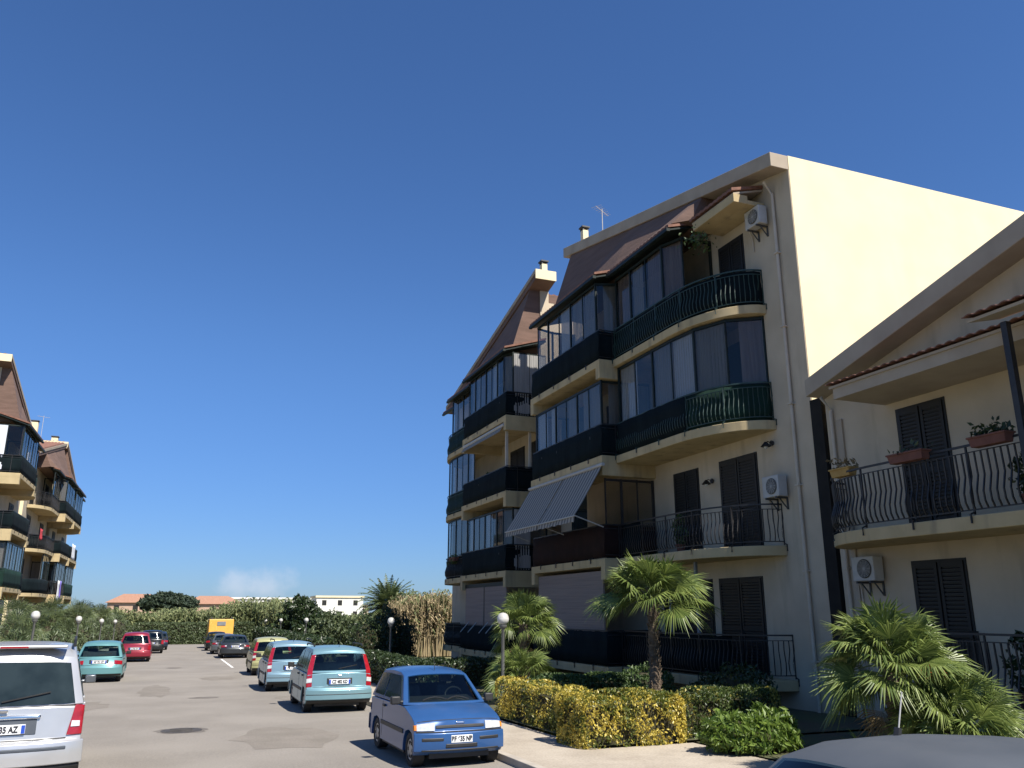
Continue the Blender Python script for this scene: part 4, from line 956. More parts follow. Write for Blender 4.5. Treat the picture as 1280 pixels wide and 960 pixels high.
# planters
def leaf_quad(mb, p, size, q, up=.3, long=1.0):
    a = q.uniform(0, 6.283); n = Vector((math.cos(a), math.sin(a), q.uniform(-.6, 1))).normalized()
    u = n.orthogonal().normalized(); v = n.cross(u); w = q.uniform(0, 6.283)
    u, v = u * math.cos(w) + v * math.sin(w), v * math.cos(w) - u * math.sin(w)
    s = size * q.uniform(.5, 1.45); p = Vector(p); b = n * s * .18
    mb.add([p - u * s * long, p + v * s * .5 + b, p + u * s * long, p - v * s * .5 + b], [(0, 1, 2, 3)])
def planter(label, x, y, z, m, leafm, w=.75, n=90, h=.17, yaw=0, drop=0, seed=0):
    q = random.Random(seed); t = thing('window_box', label, 'planter', (x, y, z), 0, 'planters hung on the balcony rails')
    a = LB(); a.hexa([(-.09, -w / 2 + .03, 0), (.09, -w / 2 + .03, 0), (.09, w / 2 - .03, 0), (-.09, w / 2 - .03, 0)], [(-.12, -w / 2, h), (.12, -w / 2, h), (.12, w / 2, h), (-.12, w / 2, h)]); a.box(-.135, .135, -w / 2 - .012, w / 2 + .012, h - .03, h + .003)
    a.build('trough', m, t, bevel=.008)
    a = LB()
    for i in range(n): leaf_quad(a, (q.gauss(0, .09), q.uniform(-w / 2, w / 2), h + abs(q.gauss(0, .10)) - drop * q.random()), .055, q)
    a.build('foliage', leafm, t)
planter('ochre planter at the curved end of the right edge balcony', 12.42, 13.15, 4.76, poty, deadl, .55, 60, seed=1)
planter('clay planter on the rail in front of the right edge balcony door', 12.18, 11.25, 4.74, potm, hedged, .8, 20, seed=2)
planter('clay planter on the rail beside the iron canopy post', 12.18, 9.55, 4.74, potm, hedged, .7, 120, seed=3)
planter('planter with trailing plant on the end balcony of the farther block', 12.2, 38.8, 4.45, potm, hedgem, .9, 160, drop=.3, seed=4)
def potplant(name, label, loc, h, r, n, leafm, seed, pm=potm, cat='potted plant', group=None, size=.06):
    q = random.Random(seed); t = thing(name, label, cat, loc, 0, group)
    a = LB(); a.lathe([(r * .55, 0), (r * .8, r * 1.2), (r * .9, r * 1.2), (r * .9, r * 1.4), (r * .7, r * 1.38)], (0, 0, 0), 'z', 16); a.build('pot', pm, t, smooth=40)
    a = LB()
    for i in range(n):
        k = q.random(); a_ = q.uniform(0, 6.283); rr = r * 1.5 * math.sqrt(q.random()) * math.sin(math.pi * (.15 + .8 * k))
        leaf_quad(a, (rr * math.cos(a_), rr * math.sin(a_), r * 1.4 + h * k), size, q)
    a.build('foliage', leafm, t)
potplant('potted_shrub', 'leafy shrub in a pot behind the cream block first floor rail', (12.6, 19.6, 3.65), .8, .16, 140, hedgem, 11)
potplant('potted_shrub', 'dark bushy plant behind the right edge upper rail', (12.6, 9.3, 3.65), .7, .2, 200, hedged, 12)
potplant('potted_shrub', 'dark tall plant behind the right edge lower rail', (12.6, 9.9, .57), .9, .22, 260, hedged, 13)
t = thing('hanging_plant', 'pale leafy plant hanging under the small roof of the top balcony', 'hanging plant', (12.7, 18.0, 12.2))
a = LB(); a.lathe([(.04, -.02), (.12, .08), (.13, .1)], (0, 0, 0), 'z', 12); a.tube([(0, 0, .1), (0, 0, .5)], .006, 4); a.build('basket', gplast, t)
a = LB(); q = random.Random(5)
for i in range(140): leaf_quad(a, (q.gauss(0, .18), q.gauss(0, .22), q.gauss(.0, .14)), .06, q)
a.build('foliage', hedgem, t)
for i, (s_, nm) in enumerate(((31.4, 'first'), (32.5, 'second'), (33.6, 'third'), (34.8, 'fourth'))):
    potplant('potted_shrub', ['spiky potted plant nearest us on the farther second floor balcony', 'rounded potted plant next to the spiky one on that farther balcony', 'wispy potted plant in the middle of the farther second floor balcony', 'small potted plant towards the far end of that balcony'][i], (12.05, s_, 6.75), [.9, .7, .95, .6][i], .17, [120, 180, 90, 110][i], [palmd, hedged, hedgem, hedged][i], 30 + i)
# washing on the left balconies
def cloth(name, label, pts_top, drop, m, seed, cat='laundry'):
    q = random.Random(seed); mb = MB(); n = 14; a, b = Vector(pts_top[0]), Vector(pts_top[1]); vs = []; fs = []
    for i in range(n + 1):
        p = a.lerp(b, i / n)
        for k in range(6):
            w = .04 * math.sin(i * 1.3 + k * .5) * k / 5
            vs.append((p.x + w, p.y, p.z - drop * k / 5 * (1 - .12 * (i % 3 == 0)) - .05 * math.sin(math.pi * i / n)))
    for i in range(n):
        for k in range(5): fs.append((i * 6 + k, (i + 1) * 6 + k, (i + 1) * 6 + k + 1, i * 6 + k + 1))
    mb.add(vs, fs); o = mb.build(name, m, smooth=60); sd = o.modifiers.new('Solidify', 'SOLIDIFY'); sd.thickness = .01
    tag(o, label, cat, 'washing on the left balconies')
whitec = pbr('white_cloth', (.74, .73, .72), (.8, .8, .8), 4, .9); purp = pbr('purple_cloth', (.20, .14, .55), (.26, .2, .62), 4, .9); redc = pbr('red_cloth', (.5, .04, .05), (.6, .06, .07), 4, .9)
cloth('hanging_sheet', 'white sheet hung out on the left first floor balcony', (( -8.76, 74.7, 4.5), (-8.76, 75.9, 4.5)), 1.5, whitec, 1)
cloth('hanging_towel', 'purple towel hung beside the white sheet on the left', ((-8.74, 76.0, 4.5), (-8.74, 76.7, 4.5)), 1.4, purp, 2)
cloth('hanging_sheet', 'white linen hung on the far left second floor balcony', ((-8.83, 81.4, 7.8), (-8.83, 83.8, 7.8)), 1.3, whitec, 3)
cloth('hanging_towel', 'small red towel over a left balcony rail', ((-8.74, 62.2, 7.4), (-8.74, 63.2, 7.4)), .7, redc, 4)

# roof aerials
def aerial(label, x, y, z, h):
    t = thing('tv_aerial', label, 'aerial', (x, y, z), .6, 'roof aerials'); a = LB(); a.tube([(0, 0, -.4), (0, 0, h)], .018, 6); a.build('mast', wmetal, t)
    a = LB(); a.tube([(-.5, 0, h - .1), (.5, 0, h - .1)], .010, 4)
    for k in range(7): a.tube([(-.45 + k * .15, -.22 + .015 * k, h - .1), (-.45 + k * .15, .22 - .015 * k, h - .1)], .006, 4)
    a.build('antenna_rods', wmetal, t)
aerial('thin aerial on the near block roof edge', 13.9, 25.9, 15.9, 1.3)
aerial('thin aerial on the red roof of the left block', -11.5, 75, 15.4, 2.1)

# ------------------------------------------------------------------ street lamps
def street_lamp(label, x, y, h, group, zg=None):
    z = gz(y) + .12 if zg is None else zg
    t = thing('street_lamp', label, 'street lamp', (x, y, z), 0, group)
    a = LB(); a.lathe([(.09, -.1), (.085, .25), (.055, .28), (.045, .34), (.04, h - .42), (.07, h - .38), (.10, h - .34), (.10, h - .30)], (0, 0, 0), 'z', 14); a.build('post', polem, t, smooth=40)
    a = LB(); a.ball((0, 0, h - .16), .15, 18, 12); a.build('globe', globe, t, smooth=80)
    a = LB(); a.lathe([(.145, h - .115), (.12, h - .05), (.07, h - .012), (.02, h)], (0, 0, 0), 'z', 16); a.build('cap', wmetal, t, smooth=60)
    return t
LR = 'globe lamps along the right garden'; LL = 'globe lamps along the left garden'
street_lamp('white globe lamp on a thin post behind the yellow hedge', 7.75, 20.4, 2.22, LR)
street_lamp('white globe lamp beside the tall date palm and dry reeds', 8.3, 34.8, 2.2, LR)
for i, (x, y) in enumerate(((8.4, 60), (8.5, 76), (8.6, 90))):
    street_lamp(['globe lamp by the round dark tree on the right', 'globe lamp left of the round dark tree on the right', 'farthest globe lamp of the right garden, by the yellow lorry'][i], x, y, [2.35, 2.4, 2.4][i], LR)
for i, y in enumerate((34.5, 49.5, 64.5, 79, 94)):
    street_lamp(['nearest of the left garden globe lamps, above the silver people carrier', 'second globe lamp on the left, above the gap before the teal car', 'third globe lamp on the left, just past the teal car', 'fourth globe lamp on the left, over the wine red car', 'farthest globe lamp of the left garden, by the black cars'][i], -4.6, y, [2.45, 2.4, 2.35, 2.35, 2.3][i], LL)

# ------------------------------------------------------------------ vegetation
def fan_leaf(mb, pet, o, az, el, lp, rl, q, n=26, spread=105, dead=False):
    d = Vector((math.cos(az) * math.cos(el), math.sin(az) * math.cos(el), math.sin(el)))
    side = Vector((-math.sin(az), math.cos(az), 0)); nrm = side.cross(d).normalized()
    if nrm.z < 0: nrm = -nrm
    h = o + d * lp - Vector((0, 0, lp * .10)); pet.tube([o, o + d * lp * .5, h], [.016, .013, .009], 4, caps=False)
    tw = q.uniform(-.9, .9); side2 = side * math.cos(tw) + nrm * math.sin(tw); nrm2 = nrm * math.cos(tw) - side * math.sin(tw)
    d2 = (d - Vector((0, 0, q.uniform(-.1, .6)))).normalized()
    for k in range(n):
        a = R(-spread + 2 * spread * k / (n - 1)) + q.uniform(-.03, .03)
        ln = rl * (.72 + .28 * math.cos(a * .8)) * q.uniform(.9, 1.08)
        u = (d2 * math.cos(a) + side2 * math.sin(a)).normalized(); w = u.cross(nrm2).normalized() * rl * .026
        dr = Vector((0, 0, -1)) * ln; f = nrm2 * ln * .05 * abs(math.sin(a))
        p1 = h + u * ln * .55 + f - dr * 0 + dr * .05; p2 = h + u * ln * .95 + dr * q.uniform(.14, .42)
        mb.add([h, p1 - w, p1 + nrm2 * rl * .012, p1 + w, p2], [(0, 1, 2), (0, 2, 3), (1, 4, 2), (2, 4, 3)])
def fan_palm(label, loc, trunk, cr, n, seed, group='fan palms in the gardens', m=None, tr=.11, low=-.5, cat='palm tree', leafn=26, dead=6, fruit=False, name='fan_palm', zs=1.0):
    q = random.Random(seed); t = thing(name, label, cat, loc, 0, group); m = m or palmg
    if trunk > .15:
        a = LB(); prof = []; k = 0; z = -.2
        while z < trunk:
            prof.append((tr * (1.15 - .15 * z / trunk) * q.uniform(.92, 1.05), z)); prof.append((tr * (1.25 - .15 * z / trunk) * q.uniform(.95, 1.1), z + .05)); z += .09
        a.lathe(prof, (0, 0, 0), 'z', 14)
        for i in range(int(trunk * 55)):
            an = q.uniform(0, 6.283); zz = q.uniform(.1, trunk); r0 = tr * 1.05; c, s = math.cos(an), math.sin(an)
            a.tube([(c * r0, s * r0, zz), (c * (r0 + .05), s * (r0 + .05), zz + .09)], [.022, .010], 4)
        a.build('trunk', trunkm, t, smooth=60)
    a = LB(); pt = LB(); o = Vector((0, 0, trunk))
    for i in range(n):
        k = i / n; az = i * 2.39996 + q.uniform(-.25, .25); el = low + (1.45 - low) * (k ** .9) + q.uniform(-.12, .12)
        fan_leaf(a, pt, o + Vector((math.cos(az) * .05, math.sin(az) * .05, q.uniform(-.12, .08))), az, el, cr * q.uniform(.42, .6), cr * q.uniform(.46, .58), q, leafn)
    a.build('crown', m, t); pt.build('leaf_stalks', m, t)
    if dead:
        a = LB(); pt = LB()
        for i in range(dead):
            az = q.uniform(0, 6.283); fan_leaf(a, pt, o + Vector((0, 0, -.15)), az, q.uniform(-1.3, -.9), cr * .4, cr * .42, q, 14, 70)
        a.v += pt.v if False else []
        a.build('dead_fronds', deadl, t)
    if fruit:
        a = LB()
        for i in range(60): a.ball((q.gauss(.25, .07), q.gauss(-.45, .09), trunk - .02 + q.gauss(0, .06)), .022, 6, 4)
        a.build('fruit', flowr, t)
    return t
fan_palm('tall fan palm with shaggy trunk standing behind the yellow hedge', (9.85, 16.6, 0), 2.25, 1.42, 40, 1, low=.0, tr=.10, dead=0, leafn=36)
fan_palm('fan palm with dark trunk beside the globe lamp', (9.05, 22.15, -.05), 1.82, 1.15, 42, 2, low=-.4, tr=.12, leafn=30)
fan_palm('low stemless fan palm growing under the palm beside the lamp', (8.35, 20.75, 0), .5, 1.0, 34, 3, low=-.1, dead=3, leafn=30)
fan_palm('broad bushy fan palm with orange fruit in front of the right edge block', (9.02, 9.06, 0), 1.34, 1.06, 62, 4, low=-.32, tr=.10, fruit=True, dead=3, leafn=36)
fan_palm('low spreading fan palm beside the dark foreground car', (9.35, 8.45, .15), .5, .95, 54, 5, low=-.15, dead=3, leafn=34)
fan_palm('small fan palm tuft at the foot of the bushy palm', (8.35, 8.95, 0), .1, .62, 20, 6, low=.1, dead=2)
def date_palm(label, loc, trunk, cr, n, seed, group=None):
    q = random.Random(seed); t = thing('date_palm', label, 'palm tree', loc, 0, group)
    a = LB(); prof = []; z = -.3
    while z < trunk: prof += [(.24 * q.uniform(.95, 1.1), z), (.28 * q.uniform(.95, 1.1), z + .08)]; z += .13
    a.lathe(prof, (0, 0, 0), 'z', 14); a.build('trunk', trunkm, t, smooth=60)
    a = LB()
    for i in range(n):
        k = i / n; az = i * 2.39996; el = -.45 + 1.9 * k; L = cr * q.uniform(.85, 1.1); p = Vector((0, 0, trunk)); d = Vector((math.cos(az) * math.cos(el), math.sin(az) * math.cos(el), math.sin(el)))
        side = Vector((-math.sin(az), math.cos(az), 0)); m_ = 20; pts = []
        for j in range(m_ + 1):
            pts.append(p.copy()); p = p + d * L / m_; d = (d + Vector((0, 0, -.055 - .03 * j / m_))).normalized()
        a.tube(pts[::4], .014, 4, caps=False)
        for j in range(3, m_ + 1):
            up = side.cross(pts[j] - pts[j - 1]).normalized(); ll = .42 * math.sin(math.pi * (j / m_) ** .7 * .92 + .12) * cr / 1.8; fwd = (pts[j] - pts[j - 1]).normalized()
            for sg in (-1, 1):
                e = pts[j] + side * sg * ll * .75 + fwd * ll * .55 + up * .14 * ll + Vector((0, 0, -q.uniform(.02, .12)))
                a.add([pts[j] - fwd * .06, pts[j] + fwd * .07, e], [(0, 1, 2)])
    a.build('crown', palmd, t)
    return t
date_palm('date palm rising behind the row of parked hatchbacks', (15.7, 67.0, -.8), 3.0, 2.9, 130, 8)
def bush(name, label, loc, blobs, n, size, m, seed, cat='shrub', group=None, trunk=None, core=True, long=1.0, shell=.75):
    """leaves spread through a few ellipsoids; blobs are (cx,cy,cz,rx,ry,rz) from the foot"""
    q = random.Random(seed); t = thing(name, label, cat, loc, 0, group); a = LB()
    vol = [b[3] * b[4] * b[5] for b in blobs]; tot = sum(vol)
    for b, v in zip(blobs, vol):
        for i in range(int(n * v / tot)):
            d = Vector((q.gauss(0, 1), q.gauss(0, 1), q.gauss(0, 1))).normalized()
            lump = 1 + .16 * math.sin(d.x * 7 + seed) * math.sin(d.y * 6 + b[0] * 3) + .12 * math.sin(d.z * 9 + d.x * 5)
            r = (shell + (1 - shell) * q.random() ** .5) * lump * (1 if q.random() > .06 else 1.1)
            p = (b[0] + d.x * b[3] * r, b[1] + d.y * b[4] * r, b[2] + d.z * b[5] * r)
            if p[2] > .02: leaf_quad(a, p, size, q, long=long)
    a.build('crown' if trunk else 'foliage', m, t)
    st = LB()
    if trunk:
        st.tube([(0, 0, -.3), (.05, .03, trunk * .5), (0, 0, trunk)], [trunk * .06 + .04, trunk * .045 + .03, trunk * .03 + .03], 8)
        for b in blobs: st.tube([(0, 0, trunk * .8), (b[0] * .5, b[1] * .5, (trunk + b[2]) / 2), (b[0], b[1], b[2])], [.06, .045, .02], 6)
        st.build('trunk', barkm, t, smooth=60)
    elif core:
        for b in blobs: st.ball((b[0], b[1], b[2]), 1, 12, 8)
        # twigs: stretch each ball to its blob
        o = 0; per = 9 * 12
        for bi, b in enumerate(blobs):
            for i in range(o, o + per):
                x, y, z = st.v[i]; st.v[i] = (b[0] + (x - b[0]) * b[3] * .72, b[1] + (y - b[1]) * b[4] * .72, max(-.1, b[2] + (z - b[2]) * b[5] * .72))
            o += per
        st.build('twigs', corem, t)
    return t
def hedge(name, label, x0, x1, y0, y1, h, n, size, m, seed, zb=.1, cat='hedge', lump=.13, gap=.55, group=None, core=corem):
    q = random.Random(seed); cx, cy = (x0 + x1) / 2, (y0 + y1) / 2; t = thing(name, label, cat, (cx, cy, gz(cy) + zb), 0, group); a = LB()
    lx, ly = x1 - x0, y1 - y0; A = [lx * h, lx * h, ly * h, ly * h, lx * ly]; tot = sum(A)
    for i in range(n):
        u = q.random() * tot; k = 0
        while u > A[k]: u -= A[k]; k += 1
        s, v = q.random(), q.random(); dpt = abs(q.gauss(0, .06))
        v = min(1, v)
        if k == 0: p = [s * lx, -0 + dpt, v * h]
        elif k == 1: p = [s * lx, ly - dpt, v * h]
        elif k == 2: p = [dpt, s * ly, v * h]
        elif k == 3: p = [lx - dpt, s * ly, v * h]
        else: p = [s * lx, v * ly, h - dpt]
        g_ = math.sin(p[0] * 3.7 + seed * 2) * math.sin(p[2] * 6.1 + p[1] * 2.9 + p[0] * 1.7) + .5 * math.sin(p[0] * 9.3 + p[1] * 8.1 + p[2] * 12)
        if g_ < -.45 and q.random() < gap: continue
        wob = lump * (math.sin(p[0] * 5.1 + seed) + math.sin(p[1] * 4.3 + p[2] * 3) + .6 * math.sin(p[0] * 11 + p[1] * 9))
        ox, oy = (p[0] - lx / 2), (p[1] - ly / 2)
        P = (ox * (1 + wob * .5 / max(.3, lx) ), oy * (1 + wob * .5 / max(.3, ly)), p[2] * (1 + wob * .6 / h) + (q.uniform(0, .12) if q.random() < .05 else 0))
        e = min(lx, ly) * .22; rx = max(0, abs(P[0]) - (lx / 2 - e)) / e; ry = max(0, abs(P[1]) - (ly / 2 - e)) / e; rz = max(0, P[2] - (h - .22)) / .22
        rr = math.sqrt(rx * rx + ry * ry + rz * rz)
        if rr > 1: k_ = 1 / rr; P = (math.copysign(abs(P[0]) - (rx * e) * (1 - k_), P[0]), math.copysign(abs(P[1]) - (ry * e) * (1 - k_), P[1]), P[2] - rz * .22 * (1 - k_))
        leaf_quad(a, P, size, q)
    a.build('foliage', m, t)
    c = LB(); c.box(-lx / 2 + .17, lx / 2 - .17, -ly / 2 + .17, ly / 2 - .17, -.1, h - .22); c.build('twigs', core, t)
    return t
hedge('yellow_hedge', 'yellow and green variegated hedge along the pavement in front of the near palm', 6.35, 8.45, 13.1, 14.3, .84, 19000, .028, hedgey, 1, lump=.2, gap=.8)
hedge('yellow_hedge', 'variegated hedge side turning away beside the royal blue car', 6.75, 7.6, 14.2, 18.4, .82, 18000, .028, hedgey, 2, lump=.2, gap=.8)
hedge('hedge', 'greener mottled part of the clipped hedge right of the yellow one', 8.4, 10.6, 13.3, 14.2, .84, 14000, .028, hedgeg, 3, lump=.18)
hedge('hedge', 'low green hedge behind the globe lamp post', 8.0, 10.4, 18.6, 19.6, .8, 7000, .045, hedgem, 4)
hedge('hedge', 'dark clipped hedge between the parked hatchbacks and the farther block', 6.5, 7.5, 25.5, 33.5, .95, 8000, .06, hedged, 5)
hedge('hedge', 'dark clipped hedge behind the royal blue car', 7.6, 11.6, 26.6, 27.6, .9, 7000, .05, hedged, 6)
bush('fern_clump', 'bright feathery green clump at the end of the yellow hedge', (8.85, 11.95, 0), [(-.4, 0, .2, .5, .45, .33), (.35, .1, .22, .5, .5, .34), (.0, -.25, .16, .6, .4, .28)], 5200, .05, fernl, 9, long=1.5)
bush('shrub', 'dark loose shrub against the ground floor balcony wall', (11.3, 15.6, -.1), [(0, 0, .55, .6, .8, .55), (.1, 1.1, .4, .5, .6, .45)], 3000, .05, hedged, 10)
bush('shrub', 'sprawling green shrub behind the clipped hedge corner', (11.0, 19.0, -.1), [(0, 0, .4, .5, 1.0, .5)], 2200, .05, hedgem, 12)
# dark clipped masses below the date palm
bush('cypress', 'dark rounded cypress beside the date palm', (8.2, 39.2, -.4), [(0, 0, 1.0, .85, .85, 1.35), (.5, .3, .7, .7, .7, 1.0)], 5200, .06, hedged, 13, cat='tree')
bush('cypress', 'dark columnar cypress directly under the date palm', (9.7, 41.5, -.5), [(0, 0, 1.2, .7, .7, 1.7), (.9, .2, 1.0, .6, .6, 1.4)], 5200, .06, hedged, 14, cat='tree')
hedge('hedge', 'dark green hedge fencing the right side of the car park', 6.9, 8.1, 46, 84, 1.45, 16000, .10, hedged, 15)
bush('tree', 'round dark green tree on the right above the cream car', (10.4, 78, -1.0), [(0, 0, 2.6, 1.7, 1.7, 1.7), (-.9, .3, 2.1, 1.2, 1.2, 1.2), (.9, -.3, 1.9, 1.3, 1.3, 1.3)], 6500, .16, hedged, 16, cat='tree', trunk=1.4)
bush('tree', 'grey green feathery shrub tree between the dark tree and the palm', (10.6, 62, -.8), [(0, 0, 1.5, 1.5, 1.2, 1.3), (1.2, .2, 1.2, 1.0, 1.0, 1.1)], 4500, .13, olive, 17, cat='tree', trunk=.8)
hedge('hedge', 'clipped green hedge closing the far end of the street', -4, 8.3, 99.5, 101.5, 2.2, 14000, .14, olive, 18, zb=0)
# reeds
def reeds(name, label, boxes, n, h, m, seed, leafw=.05, nl=9):
    q = random.Random(seed); mb = MB()
    for i in range(n):
        x0, x1, y0, y1 = q.choice(boxes); x, y = q.uniform(x0, x1), q.uniform(y0, y1); z = gz(y) - .1; H = h * q.uniform(.72, 1.08) * (min(1, max(.74, .74 + .26 * (x - 2) / 6), max(.60, 1 - .4 * (x - 10.5) / 3)) if y > 80 else 1) * (1 + .08 * math.sin(x * .9 + y * .3)); lx, ly = q.gauss(0, .12) * H * .5, q.gauss(0, .12) * H * .5
        w = leafw * .5; mb.add([(x - w, y, z), (x + w, y, z), (x + lx + w * .5, y + ly, z + H), (x + lx - w * .5, y + ly, z + H)], [(0, 1, 2, 3)])
        for k in range(nl):
            f = q.uniform(.35, 1); px, py, pz = x + lx * f, y + ly * f, z + H * f; an = q.uniform(0, 6.283); L = q.uniform(.45, .85) * h / 4; c, s = math.cos(an), math.sin(an)
            mb.add([(px, py, pz), (px + c * L * .5 - s * leafw, py + s * L * .5 + c * leafw, pz + L * .45), (px + c * L, py + s * L, pz + L * q.uniform(-.1, .5)), (px + c * L * .5 + s * leafw, py + s * L * .5 - c * leafw, pz + L * .42)], [(0, 1, 2, 3)])
    o = mb.build(name, m, recalc=False); tag(o, label, 'reeds', kind='stuff')
reeds('reed_bed', 'belt of tall green reeds closing the view behind the street', [(-16, 24, 104, 114), (-16, 24, 104, 114), (9, 24, 84, 104)], 5200, 4.4, reedl, 1, .10)
reeds('dry_reeds', 'tan dry reeds standing beside the farther block', [(15.3, 25, 59, 65), (14.3, 18.5, 57, 60)], 2600, 3.6, reedt, 2, .05, nl=3)
reeds('reed_bed', 'thin green reeds in front of the dry ones', [(14.6, 25, 57.2, 59)], 900, 3.7, reedl, 5, .05, nl=8)
reeds('reed_bed', 'green topped reeds growing through the dry ones', [(15.6, 25, 60, 66)], 700, 4.0, reedl, 3, .06, nl=6)
# left garden
q0 = random.Random(3)
LP = [(-6.6, 33, 1.6, 1.3), (-7.4, 38, 1.9, 1.4), (-6.4, 44, 1.7, 1.4), (-7.6, 49, 2.3, 1.5), (-6.6, 55, 2.0, 1.5), (-7.3, 62, 2.6, 1.6), (-6.6, 70, 2.5, 1.6), (-7.4, 78, 2.8, 1.7), (-6.4, 86, 2.7, 1.7)]
LN = ['nearest fan palm of the left garden, at the picture edge', 'second fan palm of the left garden, behind the silver people carrier', 'fan palm under the nearest left globe lamp', 'taller fan palm behind the second left globe lamp', 'fan palm left of the teal car', 'fan palm over the teal car roof', 'fan palm before the farthest left block', 'tall fan palm at the corner of the farthest left block', 'last fan palm of the left garden, over the black cars']
for i, (x, y, tr_, cr) in enumerate(LP):
    fan_palm(LN[i], (x, y, gz(y)), tr_, cr, 32, 40 + i, m=palmd, leafn=16, low=-.6, tr=.13, dead=5, group='fan palms of the left garden')
OB = [(-5.9, 30, .9), (-6.0, 41, 1.0), (-5.8, 52, 1.0), (-6.2, 58.5, 1.2), (-6.0, 66.5, 1.2), (-6.3, 74, 1.4), (-5.9, 82, 1.3), (-5.4, 92, 1.7)]
ON = ['low oleander at the left picture edge', 'oleander under the left palms behind the people carrier', 'oleander between the silver and the teal cars', 'oleander beside the teal car', 'oleander behind the teal car roof', 'oleander above the wine red car', 'oleander above the black people carrier', 'tall oleander at the far end of the left row']
for i, (x, y, s_) in enumerate(OB):
    bush('oleander', ON[i], (x, y, gz(y)), [(0, 0, s_ * .8, s_ * .9, s_ * 1.6, s_), (.2, s_, s_ * .7, s_ * .8, s_, s_ * .8)], 2600, .08, olive, 60 + i, group='oleanders of the left garden', long=1.6)
# far beyond the reeds
def far_house(name, label, x, y, z, w, d, h, wallm, roofm, seed, flat=False, cat='house', rows=2):
    t = thing(name, label, cat, (x, y, z)); a = LB(); a.box(-w / 2, w / 2, -d / 2, d / 2, -3, h); a.build('wall', wallm, t)
    a = LB()
    if flat: a.box(-w / 2 - .3, w / 2 + .3, -d / 2 - .3, d / 2 + .3, h + .002, h + .5)
    else: a.hexa([(-w / 2 - .6, -d / 2 - .6, h + .002), (w / 2 + .6, -d / 2 - .6, h + .002), (w / 2 + .6, d / 2 + .6, h + .002), (-w / 2 - .6, d / 2 + .6, h + .002)], [(-w / 4, -.1, h + 2.2), (w / 4, -.1, h + 2.2), (w / 4, .1, h + 2.2), (-w / 4, .1, h + 2.2)])
    a.build('roof', roofm, t)
    n = max(2, int(w / 4))
    for r_ in range(rows):
        for i in range(n):
            a = LB(); xx = -w / 2 + (i + .5) * w / n; zz = h - 2.1 - r_ * 3; a.box(xx - .6, xx + .6, -d / 2 - .04, -d / 2 + .04, zz, zz + 1.4); a.build('window', shut, t)
rosy = pbr('rosy_render', (.40, .27, .19), (.46, .31, .23), 1, .9); tile2 = pbr('far_tiles', (.29, .15, .095), (.35, .19, .125), 3, .9); whiter = pbr('white_render', (.66, .64, .58), (.72, .7, .64), 1, .9)
far_house('house', 'rosy house with tiled roof left of the umbrella pine', -9.5, 240, -1.2, 13, 9, 5.6, rosy, tile2, 1)
far_house('house', 'rosy house with tiled roof right of the umbrella pine', 9.5, 250, -1.2, 15, 9, 5.4, rosy, tile2, 2)
far_house('white_building', 'long low white flat roofed building beyond the reeds', 25, 262, -1.2, 24, 10, 6.9, whiter, whiter, 3, True, 'building')
far_house('apartment_house', 'cream block of flats far off left of the date palm', 42.5, 245, -1.2, 13, 10, 7.2, whiter, pale, 4, True, 'building', 3)
far_house('house', 'small flat roofed far house showing just right of the cream flats', 51, 275, -1.2, 12, 9, 5.0, wall, pale, 5, True, 'house')
bush('umbrella_pine', 'wide dark umbrella pine standing beyond the reeds', (-1.3, 150, -1.2), [(0, 0, 4.9, 3.6, 3, 1.35), (-2.0, .3, 4.6, 2.3, 2.4, 1.1), (2.2, -.2, 4.5, 2.3, 2.2, 1.1)], 7000, .30, pinel, 20, cat='tree', trunk=3.6)

# ------------------------------------------------------------------ camera, light, sky
cd = bpy.data.cameras.new('camera'); cam = bpy.data.objects.new('camera', cd); col.objects.link(cam)
cd.sensor_width = 36; cd.lens = 36 * 1035 / 1280; cd.clip_end = 20000; cd.clip_start = .05
cam.location = (0, 0, 2.1); cam.rotation_euler = (R(90 + 15.4), 0, R(-21.4)); scene.camera = cam
AZ, EL = 22.5, 52.0                       # sun: behind us, to the right
to_sun = Vector((math.sin(R(AZ)) * math.cos(R(EL)), -math.cos(R(AZ)) * math.cos(R(EL)), math.sin(R(EL))))
ld = bpy.data.lights.new('sun', 'SUN'); ld.energy = SUN_E; ld.angle = R(.53); ld.color = (1, .95, .86)
lo = bpy.data.objects.new('sun', ld); col.objects.link(lo); lo.rotation_euler = to_sun.to_track_quat('Z', 'Y').to_euler(); lo.location = (20, -30, 40)
w = bpy.data.worlds.new('World'); scene.world = w; w.use_nodes = True; nt = w.node_tree; nt.nodes.clear(); N = nt.nodes.new; Lk = nt.links.new
wo = N('ShaderNodeOutputWorld'); bg = N('ShaderNodeBackground'); bg.inputs[1].default_value = SKY_S; Lk(bg.outputs[0], wo.inputs[0])
sky = N('ShaderNodeTexSky'); sky.sky_type = 'NISHITA'; sky.sun_disc = False; sky.sun_elevation = R(EL)
sky.sun_rotation = math.atan2(to_sun.x, to_sun.y); sky.air_density = AIR; sky.dust_density = DUST; sky.ozone_density = OZONE; sky.altitude = 50
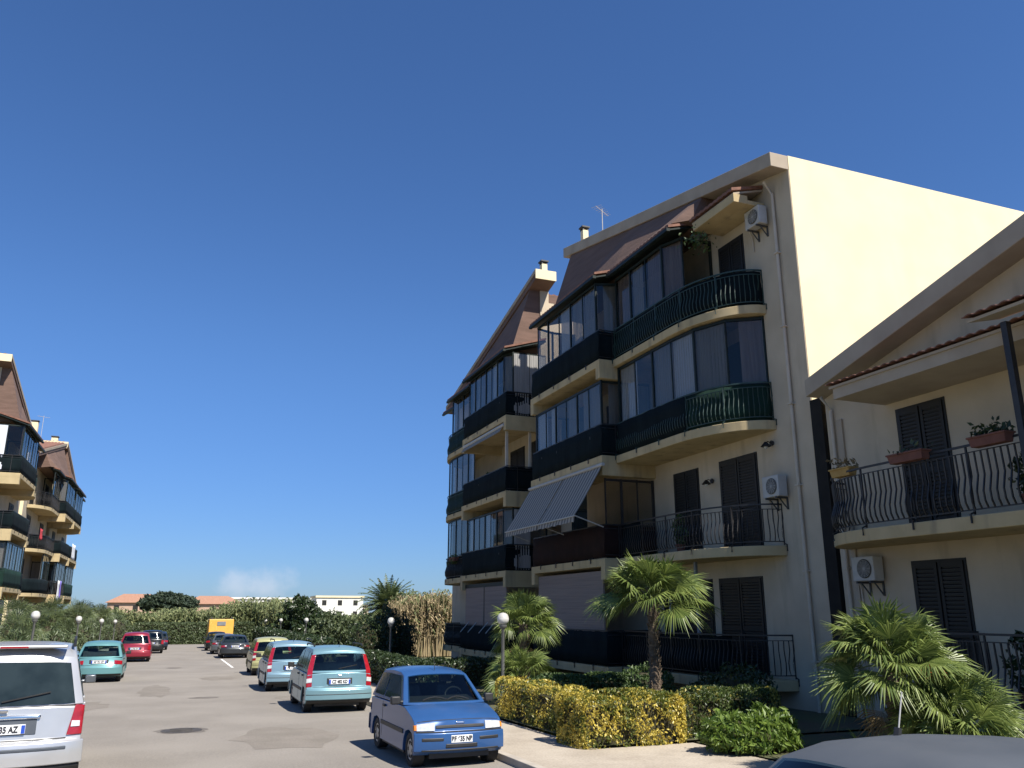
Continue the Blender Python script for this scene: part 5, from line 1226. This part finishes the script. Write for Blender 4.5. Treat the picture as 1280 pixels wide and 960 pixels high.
# one soft cumulus low over the horizon
tc = N('ShaderNodeTexCoord'); nrm = N('ShaderNodeVectorMath'); nrm.operation = 'NORMALIZE'; Lk(tc.outputs['Generated'], nrm.inputs[0])
sub = N('ShaderNodeVectorMath'); sub.operation = 'SUBTRACT'; Lk(nrm.outputs[0], sub.inputs[0]); sub.inputs[1].default_value = CLOUD
mp = N('ShaderNodeMapping'); mp.inputs['Scale'].default_value = (24, 24, 44); Lk(sub.outputs[0], mp.inputs[0])
ln = N('ShaderNodeVectorMath'); ln.operation = 'LENGTH'; Lk(mp.outputs[0], ln.inputs[0])
nz = N('ShaderNodeTexNoise'); nz.inputs['Scale'].default_value = 30; nz.inputs['Detail'].default_value = 7; Lk(nrm.outputs[0], nz.inputs['Vector'])
ad = N('ShaderNodeMath'); ad.operation = 'MULTIPLY_ADD'; ad.inputs[1].default_value = -2.6; ad.inputs[2].default_value = 2.1; Lk(nz.outputs['Fac'], ad.inputs[0])
df = N('ShaderNodeMath'); df.operation = 'SUBTRACT'; Lk(ad.outputs[0], df.inputs[0]); Lk(ln.outputs['Value'], df.inputs[1])
mr = N('ShaderNodeMapRange'); mr.interpolation_type = 'SMOOTHSTEP'; mr.inputs[1].default_value = -.3; mr.inputs[2].default_value = .75; mr.inputs[3].default_value = 0; mr.inputs[4].default_value = .30; Lk(df.outputs[0], mr.inputs[0])
mx = N('ShaderNodeMixRGB'); tint = N('ShaderNodeMixRGB'); tint.blend_type = 'MULTIPLY'; tint.inputs[0].default_value = 1; Lk(sky.outputs[0], tint.inputs[1]); tint.inputs[2].default_value = (.66, .97, 1.38, 1)
sz = N('ShaderNodeSeparateXYZ'); Lk(nrm.outputs[0], sz.inputs[0]); gr = N('ShaderNodeMapRange'); gr.interpolation_type = 'SMOOTHSTEP'; gr.inputs[1].default_value = -.02; gr.inputs[2].default_value = .34; Lk(sz.outputs[2], gr.inputs[0])
hz_ = N('ShaderNodeMixRGB'); Lk(gr.outputs[0], hz_.inputs[0]); hz_.inputs[1].default_value = (.66, .66, .78, 1); hz_.inputs[2].default_value = (1, 1, 1, 1)
t2 = N('ShaderNodeMixRGB'); t2.blend_type = 'MULTIPLY'; t2.inputs[0].default_value = 1; Lk(tint.outputs[0], t2.inputs[1]); Lk(hz_.outputs[0], t2.inputs[2])
Lk(mr.outputs[0], mx.inputs[0]); Lk(t2.outputs[0], mx.inputs[1]); mx.inputs[2].default_value = (9.6, 9.3, 10.0, 1); Lk(mx.outputs[0], bg.inputs[0])
vs_ = scene.view_settings; vs_.view_transform = 'Standard'; vs_.look = 'None'; vs_.gamma = 1; vs_.exposure = EXPO; vs_.use_curve_mapping = False
scene.cycles.max_bounces = 6; scene.cycles.transparent_max_bounces = 12; scene.cycles.use_denoising = True
